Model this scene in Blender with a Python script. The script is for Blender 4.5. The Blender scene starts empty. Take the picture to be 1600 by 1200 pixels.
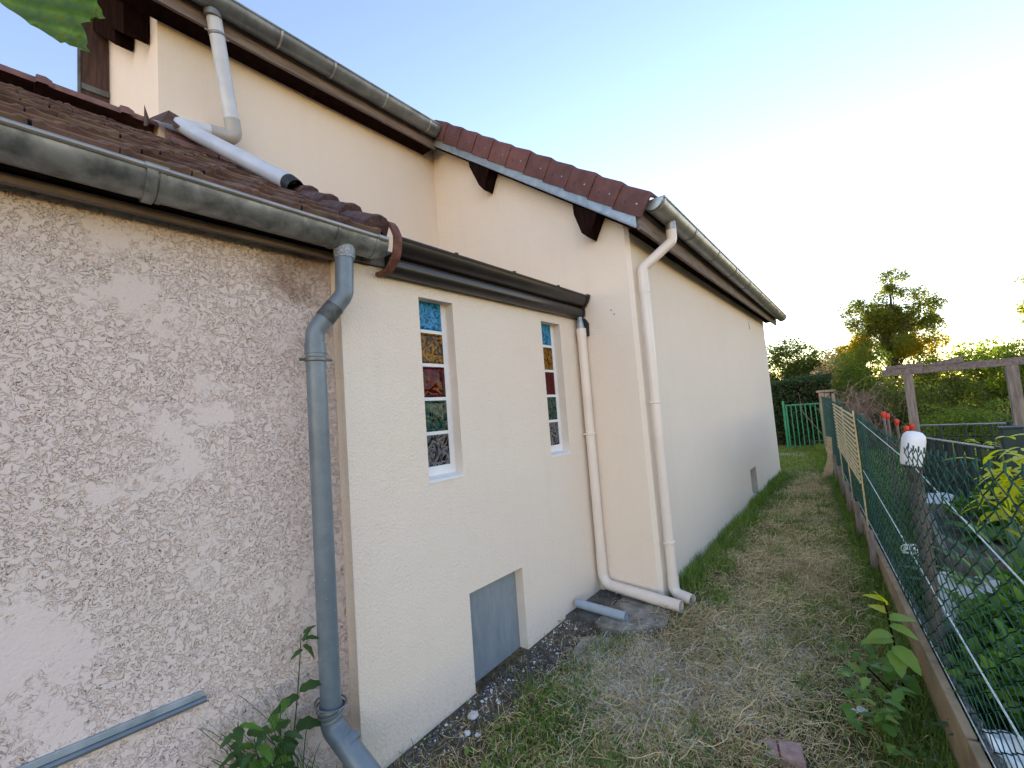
import bpy, bmesh, math, random
import numpy as np
from mathutils import Vector, Matrix

random.seed(7)
rng = np.random.default_rng(7)
PI = math.pi
S = bpy.context.scene
COL = S.collection

# ------------------------------------------------------------------ camera
cam = bpy.data.cameras.new('camera')
camo = bpy.data.objects.new('camera', cam)
COL.objects.link(camo)
_yaw, _pitch, _roll = math.radians(40.0), math.radians(4.09), math.radians(-4.34)
_f = Vector((-math.sin(_yaw) * math.cos(_pitch), math.cos(_yaw) * math.cos(_pitch), math.sin(_pitch)))
_r = Vector((math.cos(_yaw), math.sin(_yaw), 0))
_u = _r.cross(_f)
_r2 = math.cos(_roll) * _r + math.sin(_roll) * _u
_u2 = -math.sin(_roll) * _r + math.cos(_roll) * _u
m3 = Matrix((_r2, _u2, -_f)).transposed()
camo.matrix_world = Matrix.Translation((2.016, 0.0, 0.342)) @ m3.to_4x4()
cam.sensor_width = 36.0
cam.lens = 36.0 * 680.0 / 1600.0
cam.clip_start = 0.02
cam.clip_end = 1500
S.camera = camo

# ------------------------------------------------------------------ world, sun, exposure
SUN_EL, SUN_AZ = math.radians(3.6), math.radians(-9.0)     # azimuth from +Y, negative = towards -X
w = bpy.data.worlds.new('World')
S.world = w
w.use_nodes = True
nt = w.node_tree
nt.nodes.clear()
sky = nt.nodes.new('ShaderNodeTexSky')
sky.sky_type = 'NISHITA'
sky.sun_disc = False
sky.sun_elevation = SUN_EL
sky.sun_rotation = SUN_AZ
sky.air_density = 0.82
sky.dust_density = 0.0
sky.ozone_density = 1.0
hs = nt.nodes.new('ShaderNodeHueSaturation')
hs.inputs['Saturation'].default_value = 1.08
bg = nt.nodes.new('ShaderNodeBackground')
bg.inputs['Strength'].default_value = 0.15
wo = nt.nodes.new('ShaderNodeOutputWorld')
nt.links.new(sky.outputs[0], hs.inputs['Color'])
tint = nt.nodes.new('ShaderNodeMix')
tint.data_type = 'RGBA'
tint.blend_type = 'MULTIPLY'
tint.inputs['Factor'].default_value = 1.0
tint.inputs['B'].default_value = (1.0, 0.84, 0.96, 1)
nt.links.new(hs.outputs[0], tint.inputs['A'])
nt.links.new(tint.outputs['Result'], bg.inputs['Color'])
nt.links.new(bg.outputs[0], wo.inputs['Surface'])

sl = bpy.data.lights.new('sun', 'SUN')
sl.energy = 2.2
sl.angle = math.radians(0.6)
sl.color = (1.0, 0.78, 0.45)
so = bpy.data.objects.new('sun', sl)
COL.objects.link(so)
sd = Vector((math.sin(SUN_AZ) * math.cos(SUN_EL), math.cos(SUN_AZ) * math.cos(SUN_EL), math.sin(SUN_EL)))
so.rotation_euler = sd.to_track_quat('Z', 'Y').to_euler()
so.location = (0, 30, 20)

S.view_settings.view_transform = 'Standard'
S.view_settings.look = 'None'
S.view_settings.gamma = 1.0
S.view_settings.exposure = 2.83
S.view_settings.use_curve_mapping = False
S.render.engine = 'CYCLES'
S.cycles.max_bounces = 8
S.cycles.diffuse_bounces = 4
S.cycles.transparent_max_bounces = 8
S.cycles.use_denoising = True


# ------------------------------------------------------------------ material helpers
def nodes(name):
    m = bpy.data.materials.new(name)
    m.use_nodes = True
    t = m.node_tree
    t.nodes.clear()
    out = t.nodes.new('ShaderNodeOutputMaterial')
    p = t.nodes.new('ShaderNodeBsdfPrincipled')
    t.links.new(p.outputs[0], out.inputs['Surface'])
    return m, t, p, out


def N(t, kind, **kw):
    n = t.nodes.new(kind)
    for k, v in kw.items():
        if k.startswith('i_'):
            n.inputs[k[2:].replace('_', ' ')].default_value = v
        else:
            setattr(n, k, v)
    return n


def noise(t, vec, scale, detail=4, rough=0.55, dist=0.0):
    n = N(t, 'ShaderNodeTexNoise')
    n.inputs['Scale'].default_value = scale
    n.inputs['Detail'].default_value = detail
    n.inputs['Roughness'].default_value = rough
    n.inputs['Distortion'].default_value = dist
    if vec is not None:
        t.links.new(vec, n.inputs['Vector'])
    return n.outputs['Fac']


def ramp(t, fac, stops):
    r = N(t, 'ShaderNodeValToRGB')
    el = r.color_ramp.elements
    while len(el) < len(stops):
        el.new(0.5)
    for e, (pos, c) in zip(el, stops):
        e.position = pos
        e.color = (c, c, c, 1) if isinstance(c, (int, float)) else (c[0], c[1], c[2], 1)
    t.links.new(fac, r.inputs['Fac'])
    return r.outputs['Color']


def mix(t, fac, a, b, mode='MIX'):
    n = N(t, 'ShaderNodeMix', data_type='RGBA', blend_type=mode)
    for s, v in ((n.inputs['Factor'], fac), (n.inputs['A'], a), (n.inputs['B'], b)):
        if isinstance(v, bpy.types.NodeSocket):
            t.links.new(v, s)
        elif isinstance(v, (int, float)):
            s.default_value = v
        else:
            s.default_value = (v[0], v[1], v[2], 1)
    return n.outputs['Result']


def math_(t, op, a, b=None):
    n = N(t, 'ShaderNodeMath', operation=op)
    for s, v in zip(n.inputs, (a, b)):
        if v is None:
            continue
        if isinstance(v, bpy.types.NodeSocket):
            t.links.new(v, s)
        else:
            s.default_value = v
    return n.outputs[0]


def coords(t, obj=True, scale=(1, 1, 1), world=False):
    if world:
        g = N(t, 'ShaderNodeNewGeometry').outputs['Position']
    else:
        g = N(t, 'ShaderNodeTexCoord').outputs['Object']
    if scale != (1, 1, 1):
        mp = N(t, 'ShaderNodeMapping')
        mp.inputs['Scale'].default_value = scale
        t.links.new(g, mp.inputs['Vector'])
        return mp.outputs[0]
    return g


def bump(t, p, h, strength=0.3, dist=0.01):
    b = N(t, 'ShaderNodeBump')
    b.inputs['Strength'].default_value = strength
    b.inputs['Distance'].default_value = dist
    t.links.new(h, b.inputs['Height'])
    t.links.new(b.outputs[0], p.inputs['Normal'])


def simple(name, c1, c2, scale=6, rough=0.7, bs=0.15, bscale=60, bdist=0.004, metal=0.0, spots=None, vec_scale=(1, 1, 1), pos=(0.35, 0.65), rnd=0.0, spec=0.5):
    m, t, p, out = nodes(name)
    v = coords(t, scale=vec_scale, world=True)
    f = noise(t, v, scale, 6, 0.6, 0.3)
    c = ramp(t, f, [(pos[0], c1), (pos[1], c2)])
    if rnd > 0:
        oi = N(t, 'ShaderNodeObjectInfo').outputs['Random']
        k = math_(t, 'MULTIPLY_ADD', oi, rnd)
        k.node.inputs[2].default_value = 1 - rnd * 0.5
        c = mix(t, 1.0, c, k, 'MULTIPLY')
    if spots:
        sc, sthr, scol, samt = spots
        sf = noise(t, v, sc, 3, 0.6)
        sf = ramp(t, sf, [(sthr, 0.0), (min(1, sthr + 0.06), samt)])
        c = mix(t, sf, c, scol)
    t.links.new(c, p.inputs['Base Color'])
    p.inputs['Roughness'].default_value = rough
    p.inputs['Metallic'].default_value = metal
    p.inputs['Specular IOR Level'].default_value = spec
    if bs > 0:
        bump(t, p, noise(t, v, bscale, 5, 0.65), bs, bdist)
    return m


def leaf_mat(name, c1, c2, trans=0.45, rough=0.45, tcol=None, scale=3.0, island=True):
    m, t, p, out = nodes(name)
    v = coords(t, world=True)
    f = noise(t, v, scale, 3)
    if island:
        g = N(t, 'ShaderNodeNewGeometry').outputs['Random Per Island']
        f = math_(t, 'ADD', math_(t, 'MULTIPLY', f, 0.5), math_(t, 'MULTIPLY', g, 0.5))
    c = ramp(t, f, [(0.25, c1), (0.75, c2)])
    t.links.new(c, p.inputs['Base Color'])
    p.inputs['Roughness'].default_value = rough
    p.inputs['Specular IOR Level'].default_value = 0.3
    tr = N(t, 'ShaderNodeBsdfTranslucent')
    if tcol is None:
        tc = mix(t, 1.0, c, (1.5, 1.6, 0.7), 'MULTIPLY')
    else:
        tc = mix(t, 0.5, c, tcol)
    t.links.new(tc, tr.inputs['Color'])
    ms = N(t, 'ShaderNodeMixShader')
    ms.inputs[0].default_value = trans
    t.links.new(p.outputs[0], ms.inputs[1])
    t.links.new(tr.outputs[0], ms.inputs[2])
    t.links.new(ms.outputs[0], out.inputs['Surface'])
    return m


# ------------------------------------------------------------------ materials
def render_mat(name, c, c2, grain=220, bs=0.5, splash=False):
    m, t, p, out = nodes(name)
    v = coords(t, world=True)
    big = noise(t, v, 1.3, 5, 0.6, 0.4)
    col = ramp(t, big, [(0.3, c), (0.7, c2)])
    g = noise(t, v, grain, 3, 0.7)
    col = mix(t, math_(t, 'MULTIPLY', g, 0.10), col, (0.52, 0.45, 0.36))
    st = noise(t, coords(t, world=True, scale=(9, 9, 0.7)), 1.0, 4, 0.6)
    col = mix(t, ramp(t, st, [(0.54, 0.0), (0.8, 0.11)]), col, (0.55, 0.50, 0.43))
    if splash:
        # soil splashed up the foot of the wall by rain
        z = N(t, 'ShaderNodeSeparateXYZ')
        t.links.new(v, z.inputs[0])
        mr = N(t, 'ShaderNodeMapRange')
        t.links.new(z.outputs['Z'], mr.inputs['Value'])
        mr.inputs['From Min'].default_value = -1.02
        mr.inputs['From Max'].default_value = -1.25
        sp = noise(t, v, 40, 4, 0.7)
        k = math_(t, 'MULTIPLY', mr.outputs[0], ramp(t, sp, [(0.50, 0.0), (0.66, 0.22)]))
        col = mix(t, k, col, (0.30, 0.25, 0.19))
    t.links.new(col, p.inputs['Base Color'])
    p.inputs['Roughness'].default_value = 0.92
    p.inputs['Specular IOR Level'].default_value = 0.2
    h = math_(t, 'ADD', math_(t, 'MULTIPLY', noise(t, v, grain, 2, 0.6), 1.0), math_(t, 'MULTIPLY', noise(t, v, 6, 3), 1.2))
    bump(t, p, h, bs, 0.007)
    return m


M = {}
M['render_fine'] = render_mat('fine_cream_render', (0.86, 0.735, 0.60), (0.88, 0.765, 0.635), 130, 0.7, True)
M['render_grain'] = render_mat('grainy_cream_render', (0.865, 0.745, 0.62), (0.885, 0.775, 0.655), 75, 1.0, True)
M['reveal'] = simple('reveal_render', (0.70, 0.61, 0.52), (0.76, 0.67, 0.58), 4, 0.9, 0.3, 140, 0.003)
M['niche'] = simple('shaded_niche', (0.40, 0.355, 0.30), (0.50, 0.445, 0.38), 8, 0.95, 0.4, 90, 0.004)  # shade inside the recess is put into this darker beige
M['zinc_old'] = simple('old_zinc', (0.12, 0.13, 0.13), (0.34, 0.35, 0.345), 11, 0.42, 0.12, 40, 0.003, 0.45,
                       spots=(5.0, 0.58, (0.10, 0.12, 0.11), 0.7))
M['zinc_new'] = simple('dull_zinc', (0.30, 0.30, 0.295), (0.44, 0.435, 0.42), 7, 0.4, 0.05, 40, 0.002, 0.55)
M['zinc_dark'] = simple('dark_zinc', (0.14, 0.155, 0.16), (0.27, 0.29, 0.29), 6, 0.42, 0.08, 40, 0.002, 0.45)
M['zinc_blue'] = simple('blue_grey_zinc', (0.25, 0.31, 0.35), (0.40, 0.46, 0.50), 12, 0.42, 0.05, 40, 0.002, 0.35)
M['pipe_blue'] = simple('blue_grey_pipe_paint', (0.135, 0.175, 0.205), (0.20, 0.24, 0.27), 7, 0.38, 0.06, 60, 0.002, 0.15,
                        spots=(75, 0.70, (0.7, 0.72, 0.72), 0.9))
M['pipe_patch'] = simple('silver_sealing_band', (0.25, 0.28, 0.31), (0.62, 0.66, 0.70), 90, 0.35, 1.0, 110, 0.012, 0.5)
M['pipe_dark'] = simple('dark_scuffed_zinc', (0.06, 0.065, 0.065), (0.14, 0.15, 0.15), 30, 0.5, 0.2, 80, 0.003, 0.3)
M['pvc_cream'] = simple('cream_pvc', (0.77, 0.67, 0.58), (0.83, 0.73, 0.64), 3, 0.32, 0.03, 30, 0.002)
M['pvc_white'] = simple('white_pvc', (0.52, 0.555, 0.61), (0.62, 0.65, 0.69), 5, 0.3, 0.03, 30, 0.002,
                        spots=(14, 0.66, (0.5, 0.5, 0.48), 0.4))
M['pvc_grey'] = simple('grey_pvc', (0.36, 0.345, 0.31), (0.44, 0.42, 0.38), 5, 0.4, 0.03, 30, 0.002)
M['pvc_bluegrey'] = simple('blue_grey_pvc', (0.30, 0.37, 0.44), (0.40, 0.47, 0.53), 8, 0.45, 0.05, 40, 0.002)
M['black'] = simple('black_rubber', (0.012, 0.012, 0.012), (0.025, 0.024, 0.024), 20, 0.6, 0.1, 60)
M['brown_metal'] = simple('brown_lacquered_metal', (0.015, 0.012, 0.012), (0.024, 0.019, 0.019), 5, 0.30, 0.04, 30, 0.002, 0.0,
                          spots=(45, 0.73, (0.3, 0.28, 0.26), 0.6))
M['tile_old'] = simple('mossy_clay_tile', (0.085, 0.050, 0.039), (0.185, 0.112, 0.085), 9, 0.9, 0.4, 45, 0.004, 0.0,
                       spots=(9, 0.56, (0.15, 0.115, 0.055), 0.5), rnd=0.5, spec=0.15)
M['tile_verge_old'] = simple('dark_verge_tile', (0.055, 0.030, 0.030), (0.13, 0.068, 0.062), 14, 0.85, 0.9, 45, 0.012, 0.0,
                             spots=(30, 0.64, (0.26, 0.22, 0.20), 0.6), rnd=0.3)
M['tile_ridge'] = simple('red_clay_ridge', (0.15, 0.072, 0.058), (0.26, 0.13, 0.105), 10, 0.8, 0.4, 45, 0.006, 0.0,
                         spots=(18, 0.62, (0.14, 0.10, 0.075), 0.6), rnd=0.3)
M['tile_red'] = simple('red_brown_verge_tile', (0.105, 0.042, 0.035), (0.165, 0.066, 0.054), 9, 0.75, 0.35, 70, 0.004, 0.0, rnd=0.35,
                       spots=(22, 0.66, (0.13, 0.09, 0.075), 0.5))
M['terracotta'] = simple('terracotta_edge', (0.10, 0.036, 0.024), (0.20, 0.080, 0.050), 22, 0.8, 0.5, 60, 0.005)
M['wood_grey'] = simple('weathered_wood', (0.13, 0.100, 0.085), (0.26, 0.205, 0.175), 3.0, 0.85, 0.5, 18, 0.006, vec_scale=(14, 1.2, 14))
M['wood_dark'] = simple('dark_stained_wood', (0.012, 0.006, 0.005), (0.024, 0.013, 0.011), 4, 0.75, 0.3, 30, 0.004, vec_scale=(4, 4, 1), spec=0.0)
M['wood_brown'] = simple('brown_stained_board', (0.055, 0.027, 0.018), (0.115, 0.062, 0.042), 4, 0.6, 0.3, 30, 0.003, vec_scale=(9, 9, 1))
M['wood_post'] = simple('grey_timber', (0.16, 0.125, 0.10), (0.32, 0.26, 0.215), 3, 0.85, 0.5, 25, 0.005, vec_scale=(14, 14, 1.5))
M['wood_pale'] = simple('pale_sawn_board', (0.42, 0.30, 0.17), (0.58, 0.44, 0.28), 3, 0.8, 0.4, 30, 0.004, vec_scale=(10, 1.2, 10),
                        spots=(7, 0.62, (0.25, 0.2, 0.14), 0.6))
M['lath'] = simple('yellow_lath', (0.58, 0.44, 0.20), (0.74, 0.60, 0.32), 3, 0.7, 0.3, 30, 0.003, vec_scale=(10, 1.2, 10))
M['concrete_board'] = simple('weathered_gravel_board', (0.24, 0.17, 0.095), (0.42, 0.31, 0.185), 5, 0.9, 0.5, 70, 0.006,
                             spots=(9, 0.6, (0.30, 0.27, 0.22), 0.7))
M['concrete'] = simple('old_concrete', (0.13, 0.12, 0.10), (0.36, 0.34, 0.30), 9, 0.95, 0.7, 70, 0.008,
                       spots=(24, 0.63, (0.62, 0.61, 0.58), 0.8))
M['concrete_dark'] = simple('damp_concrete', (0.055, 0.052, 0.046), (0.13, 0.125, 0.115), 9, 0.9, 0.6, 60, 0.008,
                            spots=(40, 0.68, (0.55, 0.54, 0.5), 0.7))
M['hatch'] = simple('blue_grey_hatch', (0.215, 0.255, 0.285), (0.28, 0.32, 0.345), 5, 0.55, 0.1, 30, 0.002, 0.0, vec_scale=(1, 3, 1),
                    spots=(26, 0.665, (0.42, 0.47, 0.5), 0.55))
M['white_paint'] = simple('white_mortar', (0.80, 0.80, 0.80), (0.86, 0.86, 0.86), 8, 0.6, 0.15, 80, 0.002)
M['white_plastic'] = simple('white_plastic', (0.80, 0.80, 0.80), (0.86, 0.86, 0.85), 6, 0.4, 0.02, 30)
M['white_sheet'] = simple('white_garden_fleece', (0.70, 0.73, 0.72), (0.84, 0.86, 0.85), 8, 0.6, 0.4, 30, 0.01)
M['green_paint'] = simple('bright_green_paint', (0.010, 0.17, 0.085), (0.020, 0.26, 0.13), 8, 0.4, 0.05, 60, 0.002)
M['green_dark'] = simple('dark_green_coating', (0.006, 0.020, 0.018), (0.012, 0.036, 0.030), 8, 0.6, 0.05, 60, 0.002)
M['green_wire'] = simple('green_plastic_wire', (0.008, 0.060, 0.044), (0.016, 0.105, 0.075), 8, 0.45, 0.0, 60)
M['cord'] = simple('pale_cord', (0.45, 0.62, 0.56), (0.80, 0.86, 0.82), 60, 0.6, 0.2, 300)
M['red_cap'] = simple('red_plastic', (0.62, 0.03, 0.012), (0.78, 0.06, 0.02), 8, 0.4, 0.0)
M['red_dark'] = simple('dark_red_post', (0.075, 0.045, 0.04), (0.15, 0.11, 0.095), 12, 0.7, 0.3, 60)
M['tarp_blue'] = simple('blue_cover', (0.05, 0.13, 0.22), (0.08, 0.20, 0.32), 8, 0.5, 0.1)
M['brick'] = simple('pink_brick', (0.36, 0.22, 0.18), (0.54, 0.38, 0.33), 14, 0.9, 0.8, 60, 0.01)
M['plaster_bits'] = simple('plaster_fragment', (0.55, 0.54, 0.52), (0.82, 0.80, 0.77), 30, 0.9, 0.4, 90)
M['stone_bits'] = simple('dark_gravel', (0.045, 0.042, 0.042), (0.19, 0.18, 0.175), 40, 0.85, 0.4, 90)
M['bark'] = simple('bark', (0.055, 0.042, 0.032), (0.14, 0.11, 0.085), 10, 0.9, 0.8, 40, 0.01)
M['twig_dead'] = simple('dead_twig', (0.16, 0.115, 0.085), (0.30, 0.22, 0.17), 6, 0.9, 0.2, 60)
M['leaf_near'] = leaf_mat('fresh_leaf', (0.035, 0.085, 0.004), (0.11, 0.19, 0.012), 0.5, 0.3, scale=55, island=False)
def leaf_veins(m):
    t = m.node_tree
    p = next(n for n in t.nodes if n.type == 'BSDF_PRINCIPLED')
    tr = next(n for n in t.nodes if n.type == 'BSDF_TRANSLUCENT')
    wv = N(t, 'ShaderNodeTexWave')
    mp = N(t, 'ShaderNodeMapping')
    mp.inputs['Rotation'].default_value = (0.3, 0.9, 0.5)
    t.links.new(coords(t, world=True), mp.inputs['Vector'])
    t.links.new(mp.outputs[0], wv.inputs['Vector'])
    wv.inputs['Scale'].default_value = 17
    wv.inputs['Distortion'].default_value = 2.5
    wv.inputs['Detail'].default_value = 3
    f = ramp(t, wv.outputs['Fac'], [(0.0, 0.80), (0.75, 1.0), (0.97, 1.3)])
    for n in (p.inputs['Base Color'], tr.inputs['Color']):
        src = n.links[0].from_socket
        t.links.new(mix(t, 1.0, src, f, 'MULTIPLY'), n)
    bump(t, p, wv.outputs['Fac'], 0.4, 0.002)


leaf_veins(M['leaf_near'])
M['leaf_weed'] = leaf_mat('weed_leaf', (0.065, 0.15, 0.022), (0.15, 0.29, 0.05), 0.35, 0.4)
M['leaf_pale'] = leaf_mat('pale_weed_leaf', (0.19, 0.33, 0.06), (0.36, 0.48, 0.11), 0.45, 0.4)
M['leaf_nettle'] = leaf_mat('dark_weed_leaf', (0.034, 0.080, 0.026), (0.085, 0.16, 0.050), 0.3, 0.45)
M['leaf_tree'] = leaf_mat('tree_leaf', (0.10, 0.125, 0.020), (0.23, 0.23, 0.035), 0.65, 0.5, scale=0.8)
M['leaf_gold'] = leaf_mat('sunlit_gold_leaf', (0.26, 0.22, 0.014), (0.44, 0.34, 0.022), 0.7, 0.5, scale=0.8)  # golden low sun on the lower crown, put into the leaf colour
M['leaf_shrub'] = leaf_mat('shrub_leaf', (0.10, 0.155, 0.028), (0.23, 0.29, 0.06), 0.62, 0.5, scale=0.8)
M['leaf_dark'] = leaf_mat('dark_shrub_leaf', (0.065, 0.095, 0.024), (0.15, 0.18, 0.045), 0.55, 0.5, scale=0.8)
M['leaf_hedge'] = leaf_mat('hedge_leaf', (0.020, 0.048, 0.018), (0.052, 0.095, 0.034), 0.3, 0.45, scale=1.5)
M['leaf_yellow'] = leaf_mat('yellow_green_leaf', (0.44, 0.48, 0.02), (0.66, 0.62, 0.04), 0.5, 0.4, scale=4)
M['leaf_grey'] = leaf_mat('grey_green_leaf', (0.10, 0.16, 0.065), (0.20, 0.28, 0.12), 0.35, 0.5, scale=4)
M['grass'] = leaf_mat('grass_blade', (0.060, 0.12, 0.016), (0.27, 0.37, 0.075), 0.35, 0.5, scale=2.5)
M['straw'] = leaf_mat('dry_grass', (0.32, 0.215, 0.085), (0.92, 0.74, 0.40), 0.2, 0.7, tcol=(0.4, 0.33, 0.2), scale=2.0)
M['straw_pale'] = leaf_mat('bleached_straw', (0.42, 0.36, 0.25), (0.88, 0.82, 0.68), 0.2, 0.7, tcol=(0.6, 0.56, 0.46), scale=2.0)
M['clover'] = leaf_mat('ground_leaf', (0.065, 0.15, 0.022), (0.19, 0.32, 0.06), 0.3, 0.45, scale=5)


def stucco_mat():
    m, t, p, out = nodes('rough_flattened_stucco')
    m.displacement_method = 'BOTH'
    v = coords(t, world=True)
    big = noise(t, v, 3.6, 5, 0.66, 0.5)
    fine = noise(t, v, 46, 2, 0.45, 0.9)
    micro = noise(t, v, 240, 3, 0.6)
    # thin worm-like furrows between pressed plates; broad patches were floated smooth
    dist_ = math_(t, 'ABSOLUTE', math_(t, 'SUBTRACT', fine, 0.5))
    line = ramp(t, dist_, [(0.004, 0.0), (0.028, 1.0)])
    hollow = ramp(t, fine, [(0.33, 0.0), (0.40, 1.0)])
    smooth_ = ramp(t, math_(t, 'ADD', big, math_(t, 'MULTIPLY', math_(t, 'SUBTRACT', fine, 0.5), 0.25)), [(0.53, 0.0), (0.60, 1.0)])
    plate = math_(t, 'MAXIMUM', math_(t, 'MULTIPLY', line, hollow), smooth_)
    h = math_(t, 'ADD', plate, math_(t, 'MULTIPLY', micro, 0.24))
    h = math_(t, 'ADD', h, math_(t, 'MULTIPLY', fine, 0.5))
    d = N(t, 'ShaderNodeDisplacement')
    d.inputs['Scale'].default_value = 0.0052
    d.inputs['Midlevel'].default_value = 1.0
    t.links.new(h, d.inputs['Height'])
    t.links.new(d.outputs[0], out.inputs['Displacement'])
    tone = ramp(t, noise(t, v, 1.6, 4, 0.6), [(0.3, (0.73, 0.615, 0.55)), (0.7, (0.77, 0.66, 0.605))])
    col = mix(t, plate, (0.69, 0.57, 0.50), tone)
    # rusty wash below the gutter joint, spread wider to imitate eaves shade
    sep = N(t, 'ShaderNodeSeparateXYZ')
    t.links.new(v, sep.inputs[0])
    dy = math_(t, 'SUBTRACT', sep.outputs['Y'], 0.93)
    dz = math_(t, 'SUBTRACT', sep.outputs['Z'], 1.10)
    r = math_(t, 'ADD', math_(t, 'MULTIPLY', math_(t, 'MULTIPLY', dy, dy), 16.0), math_(t, 'MULTIPLY', math_(t, 'MULTIPLY', dz, dz), 22.0))
    rr = math_(t, 'ADD', math_(t, 'MULTIPLY', r, 0.6), math_(t, 'MULTIPLY', noise(t, v, 7, 4, 0.6), 1.2))
    st = ramp(t, rr, [(0.55, 0.62), (1.15, 0.0)])
    col = mix(t, st, col, (0.24, 0.12, 0.06))
    t.links.new(col, p.inputs['Base Color'])
    p.inputs['Roughness'].default_value = 0.93
    p.inputs['Specular IOR Level'].default_value = 0.2
    return m


M['stucco'] = stucco_mat()


def glass_mat(name, dark, lit, thr=0.5):
    m, t, p, out = nodes(name)
    v = coords(t, world=True)
    n1 = noise(t, v, 11, 1, 0.5, 3.0)
    c = ramp(t, n1, [(0.36, dark), (thr + 0.06, lit), (thr + 0.14, dark)])
    t.links.new(c, p.inputs['Base Color'])
    p.inputs['Roughness'].default_value = 0.06
    p.inputs['IOR'].default_value = 1.5
    p.inputs['Specular IOR Level'].default_value = 0.18
    bump(t, p, noise(t, v, 9, 1, 0.5, 1.0), 0.25, 0.03)
    return m


M['glass_blue'] = glass_mat('blue_glass', (0.006, 0.085, 0.20), (0.05, 0.32, 0.55))
M['glass_amber'] = glass_mat('amber_glass', (0.030, 0.012, 0.001), (0.34, 0.145, 0.002))
M['glass_red'] = glass_mat('red_glass', (0.022, 0.001, 0.0015), (0.13, 0.002, 0.004))
M['glass_green'] = glass_mat('green_glass', (0.004, 0.010, 0.008), (0.055, 0.125, 0.095))
M['glass_clear'] = glass_mat('clear_glass', (0.015, 0.011, 0.009), (0.20, 0.20, 0.21))


def ground_mat():
    m, t, p, out = nodes('soil_and_thin_turf')
    v = coords(t, world=True)
    a = noise(t, v, 1.6, 5, 0.6, 0.5)
    b = noise(t, v, 30, 5, 0.7)
    soil = ramp(t, b, [(0.3, (0.040, 0.030, 0.021)), (0.7, (0.16, 0.125, 0.085))])
    turf = ramp(t, b, [(0.3, (0.055, 0.045, 0.020)), (0.7, (0.27, 0.21, 0.10))])
    c = mix(t, ramp(t, a, [(0.42, 0.0), (0.6, 1.0)]), soil, turf)
    t.links.new(c, p.inputs['Base Color'])
    p.inputs['Roughness'].default_value = 0.95
    p.inputs['Specular IOR Level'].default_value = 0.15
    bump(t, p, b, 0.8, 0.02)
    return m


M['ground'] = ground_mat()


# ------------------------------------------------------------------ mesh helpers
class MB:
    def __init__(self):
        self.v = []
        self.f = []

    def add(self, vs, fs):
        o = len(self.v)
        self.v.extend([tuple(x) for x in vs])
        self.f.extend([tuple(i + o for i in f) for f in fs])

    def box(self, a, b):
        (x0, y0, z0), (x1, y1, z1) = a, b
        self.add([(x0, y0, z0), (x1, y0, z0), (x1, y1, z0), (x0, y1, z0), (x0, y0, z1), (x1, y0, z1), (x1, y1, z1), (x0, y1, z1)],
                 [(0, 3, 2, 1), (4, 5, 6, 7), (0, 1, 5, 4), (1, 2, 6, 5), (2, 3, 7, 6), (3, 0, 4, 7)])
        return self

    def prism(self, pts, axis, a, b, closed=True, caps=True):
        # pts are 2D in the plane across axis ('y': (x,z); 'x': (y,z); 'z': (x,y))
        def P(q, s):
            if axis == 'y':
                return (q[0], s, q[1])
            if axis == 'x':
                return (s, q[0], q[1])
            return (q[0], q[1], s)
        n = len(pts)
        vs = [P(q, a) for q in pts] + [P(q, b) for q in pts]
        fs = []
        rg = range(n) if closed else range(n - 1)
        for i in rg:
            j = (i + 1) % n
            fs.append((i, j, j + n, i + n))
        if caps and closed:
            fs.append(tuple(range(n))[::-1])
            fs.append(tuple(range(n, 2 * n)))
        self.add(vs, fs)
        return self

    def tube(self, pts, r, seg=10, caps=True, taper=None):
        pts = [Vector(p) for p in pts]
        n = len(pts)
        rs = r if isinstance(r, (list, tuple)) else [r] * n
        vs, fs = [], []
        prev = None
        for i, p in enumerate(pts):
            if i == 0:
                d = pts[1] - pts[0]
            elif i == n - 1:
                d = pts[-1] - pts[-2]
            else:
                d = (pts[i + 1] - p).normalized() + (p - pts[i - 1]).normalized()
            d.normalize()
            if prev is None:
                up = Vector((0, 0, 1)) if abs(d.z) < 0.9 else Vector((1, 0, 0))
                a = d.cross(up).normalized()
            else:
                a = (prev - d * prev.dot(d)).normalized()
            prev = a
            b = d.cross(a)
            for k in range(seg):
                th = 2 * PI * k / seg
                vs.append(p + (a * math.cos(th) + b * math.sin(th)) * rs[i])
        for i in range(n - 1):
            for k in range(seg):
                k2 = (k + 1) % seg
                fs.append((i * seg + k, i * seg + k2, (i + 1) * seg + k2, (i + 1) * seg + k))
        if caps:
            fs.append(tuple(range(seg))[::-1])
            fs.append(tuple((n - 1) * seg + k for k in range(seg)))
        self.add(vs, fs)
        return self

    def pipe(self, pts, r, wall=0.004, seg=20):
        """hollow open pipe along a polyline"""
        a = MB().tube(pts, r, seg, caps=False)
        b = MB().tube(pts, r - wall, seg, caps=False)
        n = len(a.v)
        self.v = list(self.v)
        o = len(self.v)
        self.v += a.v + b.v
        self.f += [tuple(i + o for i in f) for f in a.f]
        self.f += [tuple(i + o + n for i in f[::-1]) for f in b.f]
        last = n - seg
        for k in range(seg):
            k2 = (k + 1) % seg
            self.f.append((o + k2, o + k, o + n + k, o + n + k2))
            self.f.append((o + last + k, o + last + k2, o + n + last + k2, o + n + last + k))
        return self


def link(name, me, mat, parent=None):
    o = bpy.data.objects.new(name, me)
    COL.objects.link(o)
    if mat is not None and len(me.materials) == 0:
        me.materials.append(M[mat] if isinstance(mat, str) else mat)
    if parent is not None:
        o.parent = parent
    return o


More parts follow.
